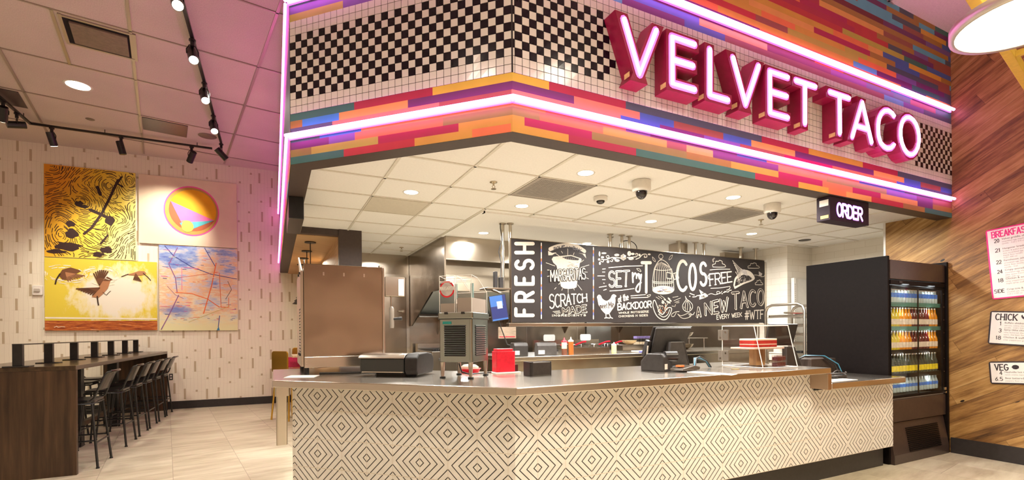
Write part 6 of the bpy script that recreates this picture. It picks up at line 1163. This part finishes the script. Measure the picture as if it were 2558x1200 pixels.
# black machine with a rounded silver lid
a45 = R(-45); Tm = Matrix.Translation((-.495, 1.185, Z1)) @ Matrix.Rotation(R(-38.5), 4, 'Z')
t = thing('countertop_warmer', 'black countertop machine with a rounded silver lid between the oven and the frozen drink machine', 'appliance', (-.47, 1.165, Z1))
SIL = mat('silver_lid', (.62, .56, .52), .22, 1.); L_ = .235
MB().rbox(-L_ + .10, L_ - .10, -.10, .12, 0, .022, BLACK, .02, 3, Tm).build('base', t)
MB().prism([(-.155, .022), (.15, .022), (.16, .10), (.13, .148), (-.165, .140), (-.165, .04)], -L_, L_ - .09, mat('smoked_front', (.018, .022, .022), .12, 0., .8), 'X', Tm).build('front_body', t, bev=.008)
MB().prism([(-.17, .141), (-.172, .150), (-.15, .168), (-.10, .178), (.06, .176), (.14, .160), (.17, .12), (.16, .118), (.13, .149)], -L_ - .008, L_ - .085, SIL, 'X', Tm).build('silver_lid', t, bev=.003)
MB().prism([(-.150, .01), (.16, .01), (.19, .06), (.185, .13), (.15, .172), (.05, .185), (-.12, .180), (-.170, .145), (-.175, .05)], L_ - .084, L_ + .02, BLACK, 'X', Tm).build('end_cap', t, bev=.012, seg=3)
MB().box(-L_ + .02, L_ - .10, -.168, -.160, .030, .038, CHROME, Tm).build('trim_line', t)
# frozen drink machine
t = thing('frozen_drink_machine', 'stainless frozen drink machine with two clear tanks on four tall legs', 'drink machine', (-.07, .71, Z1)); Tm = Matrix.Translation((-.074, .716, Z1)) @ Matrix.Rotation(R(-45), 4, 'Z')
W2, D2 = .135, .165; SB = steel('machine_steel', (.40, .45, .43), .2, .1, 'X')
MB().rbox(-W2, W2, -D2, D2, .122, .445, SB, .02, 4, Tm).build('body', t, bev=.003); MB().rbox(-W2 - .008, W2 + .008, -D2 - .008, D2 + .008, .446, .490, SB, .022, 4, Tm).box(-W2 - .004, W2 + .004, -D2 - .004, D2 + .004, .440, .447, BLACK, Tm).build('top_collar', t, bev=.003)
for sx in (-1, 1):
    for sy in (-1, 1): c = Tm @ Vector((sx*(W2 - .02), sy*(D2 - .02), 0)); lg = MB().cyl(c + UP*.012, c + UP*.121, .012, CHROME, .019, 14).build('leg', t); MB().cyl(c, c + UP*.012, .022, RUBBER, None, 14).build('foot_cap', lg)
for side in ('f', 'r'):
    lv = MB(); n_ = 14
    for k in range(n_):
        z = .170 + .0165*k
        if side == 'f': lv.add([Tm @ Vector(v) for v in ((-.09, -D2 - .001, z + .005), (.085, -D2 - .001, z + .005), (.085, -D2 - .008, z + .006), (-.09, -D2 - .008, z + .006), (-.09, -D2 - .001, z + .0125), (.085, -D2 - .001, z + .0125))], [(0, 1, 2, 3), (3, 2, 5, 4)], SB).add([Tm @ Vector(v) for v in ((-.088, -D2 - .0015, z - .004), (.083, -D2 - .0015, z - .004), (.083, -D2 - .0015, z + .005), (-.088, -D2 - .0015, z + .005))], [(0, 1, 2, 3)], BLACK)
        else: lv.add([Tm @ Vector(v) for v in ((W2 + .001, -.10, z + .005), (W2 + .001, .10, z + .005), (W2 + .008, .10, z + .006), (W2 + .008, -.10, z + .006), (W2 + .001, -.10, z + .0125), (W2 + .001, .10, z + .0125))], [(0, 1, 2, 3), (3, 2, 5, 4)], SB).add([Tm @ Vector(v) for v in ((W2 + .0015, -.098, z - .004), (W2 + .0015, .098, z - .004), (W2 + .0015, .098, z + .005), (W2 + .0015, -.098, z + .005))], [(0, 1, 2, 3)], BLACK)
    lv.build('louvre_panel', t)
bd = MB().box(-.10, -.03, -D2 - .004, -D2 - .001, .405, .425, tint('teal_badge', (.02, .22, .20), .3), Tm); bd.build('badge', t)
for s in (-1, 1):
    x0, x1 = (.006, W2 - .004) if s > 0 else (-W2 + .004, -.006); b = MB()
    pr = [(-D2 + .01, .49), (D2 - .02, .49), (D2 - .02, .66), (-.05, .755), (-D2 + .01, .765)]
    th = .004
    def wall(p, q): b.prism([p, q, (q[0]*.97, q[1] - .004), (p[0]*.97, p[1] - .004)], x0, x1, ACRY, 'X', Tm)
    for p, q in zip(pr[1:], pr[2:] + pr[:1]): b.add([Tm @ Vector(v) for v in ((x0, *p), (x1, *p), (x1, *q), (x0, *q))], [(0, 1, 2, 3)], ACRY)
    for x in (x0, x1): b.add([Tm @ Vector((x, *p)) for p in pr], [tuple(range(5))], ACRY)
    tk = b.build('drink_tank', t); e_ = MB()
    for x in (x0, x1):
        for p, q in zip(pr, pr[1:] + pr[:1]): e_.cyl(Tm @ Vector((x, *p)), Tm @ Vector((x, *q)), .0022, ACRYE, None, 6)
    for p in pr: e_.cyl(Tm @ Vector((x0, *p)), Tm @ Vector((x1, *p)), .0022, ACRYE, None, 6)
    for zz in (.715, .725): e_.cyl(Tm @ Vector((x0, -D2 + .009, zz)), Tm @ Vector((x1, -D2 + .009, zz)), .002, ACRYE, None, 6)
    e_.build('tank_rim', tk); MB().box(x0 + .006, x1 - .006, -D2 + .016, D2 - .03, .492, .60 if s > 0 else .56, mat('pale_slush', (.42, .36, .31), .35, trans=.25), Tm).build('slush', tk)
    MB().box((x0 + x1)/2 - .012, (x0 + x1)/2 + .012, -D2 - .016, -D2 - .004, .478, .494, BLACK, Tm).build('tap', t)
    MB().lathe([(.012, .60), (.012, .72)], mat('cooling_core', (.35, .60, .62), .2, .5), ((x0 + x1)/2, 0, 0), 12, Tm).build('core', tk)
st_ = MB(); cx_ = (-W2 + .004 - .006)/2; yb = -D2 + .0085
def fan(r0, r1, y, m, a0=0, a1=360):
    for k in range(32):
        q0, q1 = R(a0 + (a1 - a0)*k/32), R(a0 + (a1 - a0)*(k+1)/32); st_.face([Tm @ Vector((cx_ + r*cos(a_), y, .665 + r*sin(a_))) for r, a_ in ((r0, q0), (r1, q0), (r1, q1), (r0, q1))], m)
fan(.0001, .062, yb, tint('sticker_red', (.60, .02, .03), .4)); fan(.0001, .05, yb - .0006, tint('sticker_silver', (.48, .42, .40), .4)); N2 = (Tm.to_3x3() @ Vector((0, -1, 0)))
st_.face([Tm @ Vector(v) for v in ((cx_ - .06, yb - .001, .658), (cx_ + .06, yb - .001, .658), (cx_ + .06, yb - .001, .686), (cx_ - .06, yb - .001, .686))], MATS['sticker_silver'])
text(st_, 'MARGARITA', quadmap(*[Tm @ Vector((cx_ + a_, yb - .0016, z)) for a_, z in ((-.058, .660), (.058, .660), (-.058, .684), (.058, .684))]), .0034, N2, WHITEP, .25, .12); st_.build('round_sticker', t)
t = thing('machine_cord', 'black cord curving under the frozen drink machine', 'cord', (0, .8, Z1)); MB().tube([Vector(q) for q in ((-.09, .80, Z1 + .10), (-.06, .82, Z1 + .03), (0, .80, Z1 + .010), (.10, .82, Z1 + .012), (.22, .88, Z1 + .010))], .006, BLACK, 6).build('cord_run', t)
# red items behind it
t = thing('red_dispenser', 'red plastic box dispenser on a white tray near the counter corner', 'dispenser', (.43, .86, Z1)); MB().rbox(.245, .415, .82, .92, Z1 + .012, Z1 + .185, RED, .008).box(.255, .40, .83, .91, Z1 + .185, Z1 + .205, RED).build('box_body', t, bev=.004); MB().box(.416, .445, .83, .91, Z1 + .012, Z1 + .07, tint('dark_red', (.05, .008, .008), .3)).build('side_slot', t); tag(MB().rbox(.225, .46, .80, .945, Z1, Z1 + .011, WHITEP, .01).build('white_tray', bev=.003), 'white tray under the red dispenser box', 'tray')
t = thing('food_basket', 'small red basket of clear lids behind the legs of the frozen drink machine', 'basket', (.20, .98, Z1)); MB().lathe([(.075, .0), (.095, .035), (.10, .036), (.09, .034), (.07, .006)], RED, (.10, 1.06, Z1), 20).build('basket', t); MB().lathe([(.07, .007), (.08, .05), (.05, .07), (.001, .075)], mat('clear_lid', (.7, .62, .5), .15, trans=.4), (.10, 1.06, Z1), 16).build('lid_stack', t)
t = thing('small_black_box', 'small plain black box on the counter right of the corner', 'box', (.48, .53, Z1)); Tm = Matrix.Translation((.482, .56, Z1)) @ Matrix.Rotation(R(3), 4, 'Z'); MB().rbox(-.098, .098, -.055, .055, 0, .105, tint('box_charcoal', (.035, .030, .028), .3), .012, 3, Tm).build('case', t, bev=.004); MB().rbox(-.100, -.070, -.057, .057, .001, .108, BLACK, .01, 2, Tm).rbox(.080, .100, -.057, .057, .001, .108, BLACK, .01, 2, Tm).build('end_trim', t, bev=.003)
# payment terminal seen from behind
PY = .45
t = thing('payment_terminal', 'black touch screen terminal on a tall stand seen from behind, left of the cake case', 'terminal', (1.85, PY, Z1)); Tm = Matrix.Translation((1.875, PY + .10, 1.345)) @ Matrix.Rotation(R(-14), 4, 'Z') @ Matrix.Rotation(R(14), 4, 'X')
MB().prism([(-.245, -.125), (.13, -.125), (.195, .145), (-.195, .145)], -.012, .0, BLACK, 'Y', Tm).build('screen_panel', t, bev=.006); MB().prism([(-.21, -.12), (.11, -.12), (.18, .14), (-.18, .14)], -.040, -.0125, DARKG, 'Y', Tm).build('screen_back', t, bev=.015, seg=3)
MB().prism([(-.275, -.13), (-.235, -.13), (-.215, .02), (-.25, .02)], -.05, .01, BLACK, 'Y', Tm).build('card_slot', t, bev=.004); MB().box(-.256, -.244, -.054, -.051, -.10, -.02, WHITEP, Tm).build('card_label', t)
Ts = Matrix.Translation((1.87, PY + .02, Z1)) @ Matrix.Rotation(R(-14), 4, 'Z'); MB().prism([(-.085, .03), (.105, .03), (.05, .245), (-.07, .245)], -.02, .055, GREYP, 'Y', Ts).build('stand_column', t, bev=.006); MB().prism([(.045, .03), (.125, .03), (.075, .245), (.045, .245)], -.012, .07, DARKG, 'Y', Ts).build('stand_side', t, bev=.004)
MB().prism([(-.13, 0), (.13, 0), (.13, .03), (-.10, .035)], -.12, .10, BLACK, 'Y', Ts).build('stand_base', t, bev=.006)
t = printer((1.575, .41, Z1), R(-160), DARKG, .15, .22, .15, 'dark grey receipt printer standing left of the payment terminal'); MB().cyl((1.605, .345, Z1 + .125), (1.705, .31, Z1 + .125), .045, BLACK, None, 20).build('paper_roll_cover', t)
t = thing('card_reader', 'flat black card reader with cables in front of the payment terminal', 'card reader', (1.78, .25, Z1)); Tm = Matrix.Translation((1.73, .24, Z1)) @ Matrix.Rotation(R(12), 4, 'Z'); MB().prism([(-.13, .01), (.12, .01), (.13, .035), (.05, .05), (-.12, .03)], -.07, .06, tint('reader_brown', (.05, .04, .03), .3), 'Y', Tm).build('case', t, bev=.006); MB().box(-.10, -.05, -.03, .02, .041, .055, tint('orange_key', (.7, .18, .05), .4), Tm).build('orange_key', t)
for k, off_ in enumerate((0, .012, .024)): MB().tube([Vector(q) for q in ((1.88, .26 + off_, Z1 + .03), (1.95, .32 + off_, Z1 + .10), (2.04, .36 + off_, Z1 + .11 - off_), (2.13, .36 + off_, Z1 + .07), (2.17, .35 + off_, Z1 + .01))], .006, [BLACK, tint('blue_cable', (.05, .22, .35), .4), BLACK][k], 6).build('cable', t)
t = thing('counter_mat', 'long white paper sheet on the counter between the card reader and the cake case', 'paper', (2.0, .1, Z1)); q = [onZ(x, y, Z1) for x, y in ((1718, 927), (1842, 936), (1828, 939), (1716, 931))]; MB().prism([(v.x, v.y) for v in q], Z1 + .0005, Z1 + .003, WHITEP).build('sheet', t)
tag(MB().cyl((2.25, .16, Z1), (2.25, .16, Z1 + .004), .035, mat('brass', (.6, .42, .16), .3, 1.), None, 20).build('brass_grommet'), 'round brass grommet set in the counter top left of the cake case', 'grommet')
# acrylic display case with cake
t = thing('display_case', 'clear acrylic display case with a slanted front on the counter', 'display case', (2.72, .32, Z1)); cw = [(2.515, .085), (2.905, .025), (3.00, .50), (2.515, .52)]
pb = [Vector((x, y, Z1)) for x, y in cw]; H_ = .385; tb_ = [Vector((2.515, onX(1883, 816, 2.515).y, Z1 + H_)), Vector((2.905, onX(1883, 816, 2.515).y - .06, Z1 + H_)), Vector((3.0, .50, Z1 + H_)), Vector((2.515, .52, Z1 + H_))]
for nm, idx in (('front_pane', (0, 1)), ('right_pane', (1, 2)), ('back_pane', (2, 3)), ('left_pane', (3, 0))): i, j = idx; MB().face([pb[i] + UP*.006, pb[j] + UP*.006, tb_[j], tb_[i]], ACRY).build(nm, t)
MB().face(tb_, ACRY).build('top_pane', t); MB().prism([(v.x, v.y) for v in pb], Z1, Z1 + .006, ACRY).build('floor_pane', t)
e_ = MB()
for i in range(4): j = (i+1) % 4; e_.cyl(pb[i] + UP*.006, pb[j] + UP*.006, .004, ACRYE, None, 6); e_.cyl(tb_[i], tb_[j], .004, ACRYE, None, 6); e_.cyl(pb[i] + UP*.006, tb_[i], .004, ACRYE, None, 6)
md = pb[3]*.0 + (pb[0]*.42 + pb[3]*.58); mt = tb_[0]*.42 + tb_[3]*.58; e_.build('pane_edges', t)
for z in (.10, .30): hg = MB().box(2.500, 2.514, .44, .56, Z1 + z - .05, Z1 + z + .05, mat('clear_hinge', (.40, .35, .30), .1, trans=.75)); ho = hg.build('hinge', t, bev=.004); MB().cyl((2.4995, .47, Z1 + z + .025), (2.496, .47, Z1 + z + .025), .009, CHROME, None, 10).cyl((2.4995, .53, Z1 + z - .025), (2.496, .53, Z1 + z - .025), .009, CHROME, None, 10).build('screw', ho)
t = thing('cake_stand', 'wooden pedestal cake stand with a wide board inside the acrylic case', 'cake stand', (2.78, .36, Z1 + .006)); WD_ = wood_dark('stand_wood', (.35, .18, .07), (.50, .29, .13)); MB().box(2.74, 2.86, .32, .40, Z1 + .007, Z1 + .165, WD_).build('pedestal', t); MB().rbox(2.555, 2.99, .20, .47, Z1 + .166, Z1 + .182, tint('cake_board', (.62, .45, .36), .35), .02).build('board', t, bev=.004)
t = thing('red_layer_cake', 'red layer cake with cream frosting on the wooden cake stand', 'cake', (2.80, .36, Z1 + .183)); CK = tint('red_sponge', (.36, .018, .012), .8, .2, 60., bmp=.3); FR = tint('cream_frosting', (.85, .76, .60), .6, .03)
for z0, z1_, m, nm in ((.183, .205, CK, 'sponge_layer'), (.205, .213, FR, 'cream_layer'), (.213, .246, CK, 'sponge_layer'), (.246, .262, FR, 'frosting')): MB().rbox(2.635, 2.975, .26, .44, Z1 + z0, Z1 + z1_, m, .03, 4).build(nm, t, bev=.003)
for k in range(6): 
    i, j = k % 3, k//3; x = 2.762 + .062*i; y = .13 + .02*i; z = Z1 + .007 + .052*j
    t = thing('dessert_cup', 'small clear cup of dark cake under the cake stand, %s row, %s from the left' % (('lower', 'upper')[j], ORD[i]), 'cup', (x, y, z), 'clear dessert cups in the display case'); MB().box(x - .025, x + .025, y - .025, y + .025, z + .002, z + .034, tint('dark_cake', (.10, .012, .02), .6, .3, 80.)).build('cake_fill', t); MB().box(x - .028, x + .028, y - .028, y + .028, z, z + .050, glassmat('cup_plastic', (.90, .86, .86), .10) if k == 0 else MATS['cup_plastic']).build('clear_cup', t)
# second terminal behind the case
t = thing('payment_terminal', 'black touch screen terminal seen through and behind the cake case', 'terminal', (3.45, .72, Z1)); Tm = Matrix.Translation((3.52, .62, 1.40)) @ Matrix.Rotation(R(-14), 4, 'Z') @ Matrix.Rotation(R(14), 4, 'X'); MB().prism([(-.18, -.12), (.16, -.12), (.18, .12), (-.18, .12)], -.030, .0, BLACK, 'Y', Tm).build('screen_panel', t, bev=.010)
Ts = Matrix.Translation((3.58, .55, Z1 - .135)) @ Matrix.Rotation(R(-14), 4, 'Z'); MB().prism([(-.06, .02), (.16, .02), (.04, .30), (-.06, .30)], -.02, .05, DARKG, 'Y', Ts).build('stand_column', t, bev=.006)
MB().box(3.40, 3.75, .42, .68, Z1 - .139, Z1 - .118, BLACK).build('stand_base', t, bev=.004)
t = thing('cash_drawer_box', 'dark brown box with cables beside the second terminal at the lower counter', 'box', (3.9, .55, .963)); MB().rbox(3.78, 4.22, .45, .68, .963, 1.13, tint('box_brown', (.05, .036, .03), .4), .01).build('case', t, bev=.005); MB().tube([Vector(q) for q in ((3.62, .56, 1.10), (3.75, .50, 1.16), (3.95, .43, 1.155), (4.12, .40, 1.06), (4.16, .38, .97))], .010, BLACK, 6).tube([Vector(q) for q in ((3.64, .58, 1.09), (3.77, .51, 1.17), (3.97, .42, 1.16), (4.14, .38, 1.07), (4.18, .36, .97))], .006, MATS['blue_cable'], 6).build('cable', t)
t = thing('coiled_cable', 'coiled grey cable and scanner on the lower counter top', 'cable', (3.72, .12, .963)); MB().tube([Vector((3.68 + .10*cos(R(a_)), .12 + .06*sin(R(a_)), .970 + .0007*a_/10)) for a_ in range(0, 720, 20)], .006, GREYP, 6).tube([Vector((3.68 + .09*cos(R(a_)), .12, .975 + .06*sin(R(a_)))) for a_ in range(0, 181, 15)], .006, GREYP, 6).build('cable_coil', t); MB().rbox(3.62, 3.78, .08, .16, .963, .985, GREYP, .02).build('scanner_body', t, bev=.006)
t = thing('paper_note', 'white paper lying on the lower counter top', 'paper', (3.5, -.05, .9625)); MB().box(3.20, 3.62, -.10, .04, .9625, .965, WHITEP).build('sheet', t)
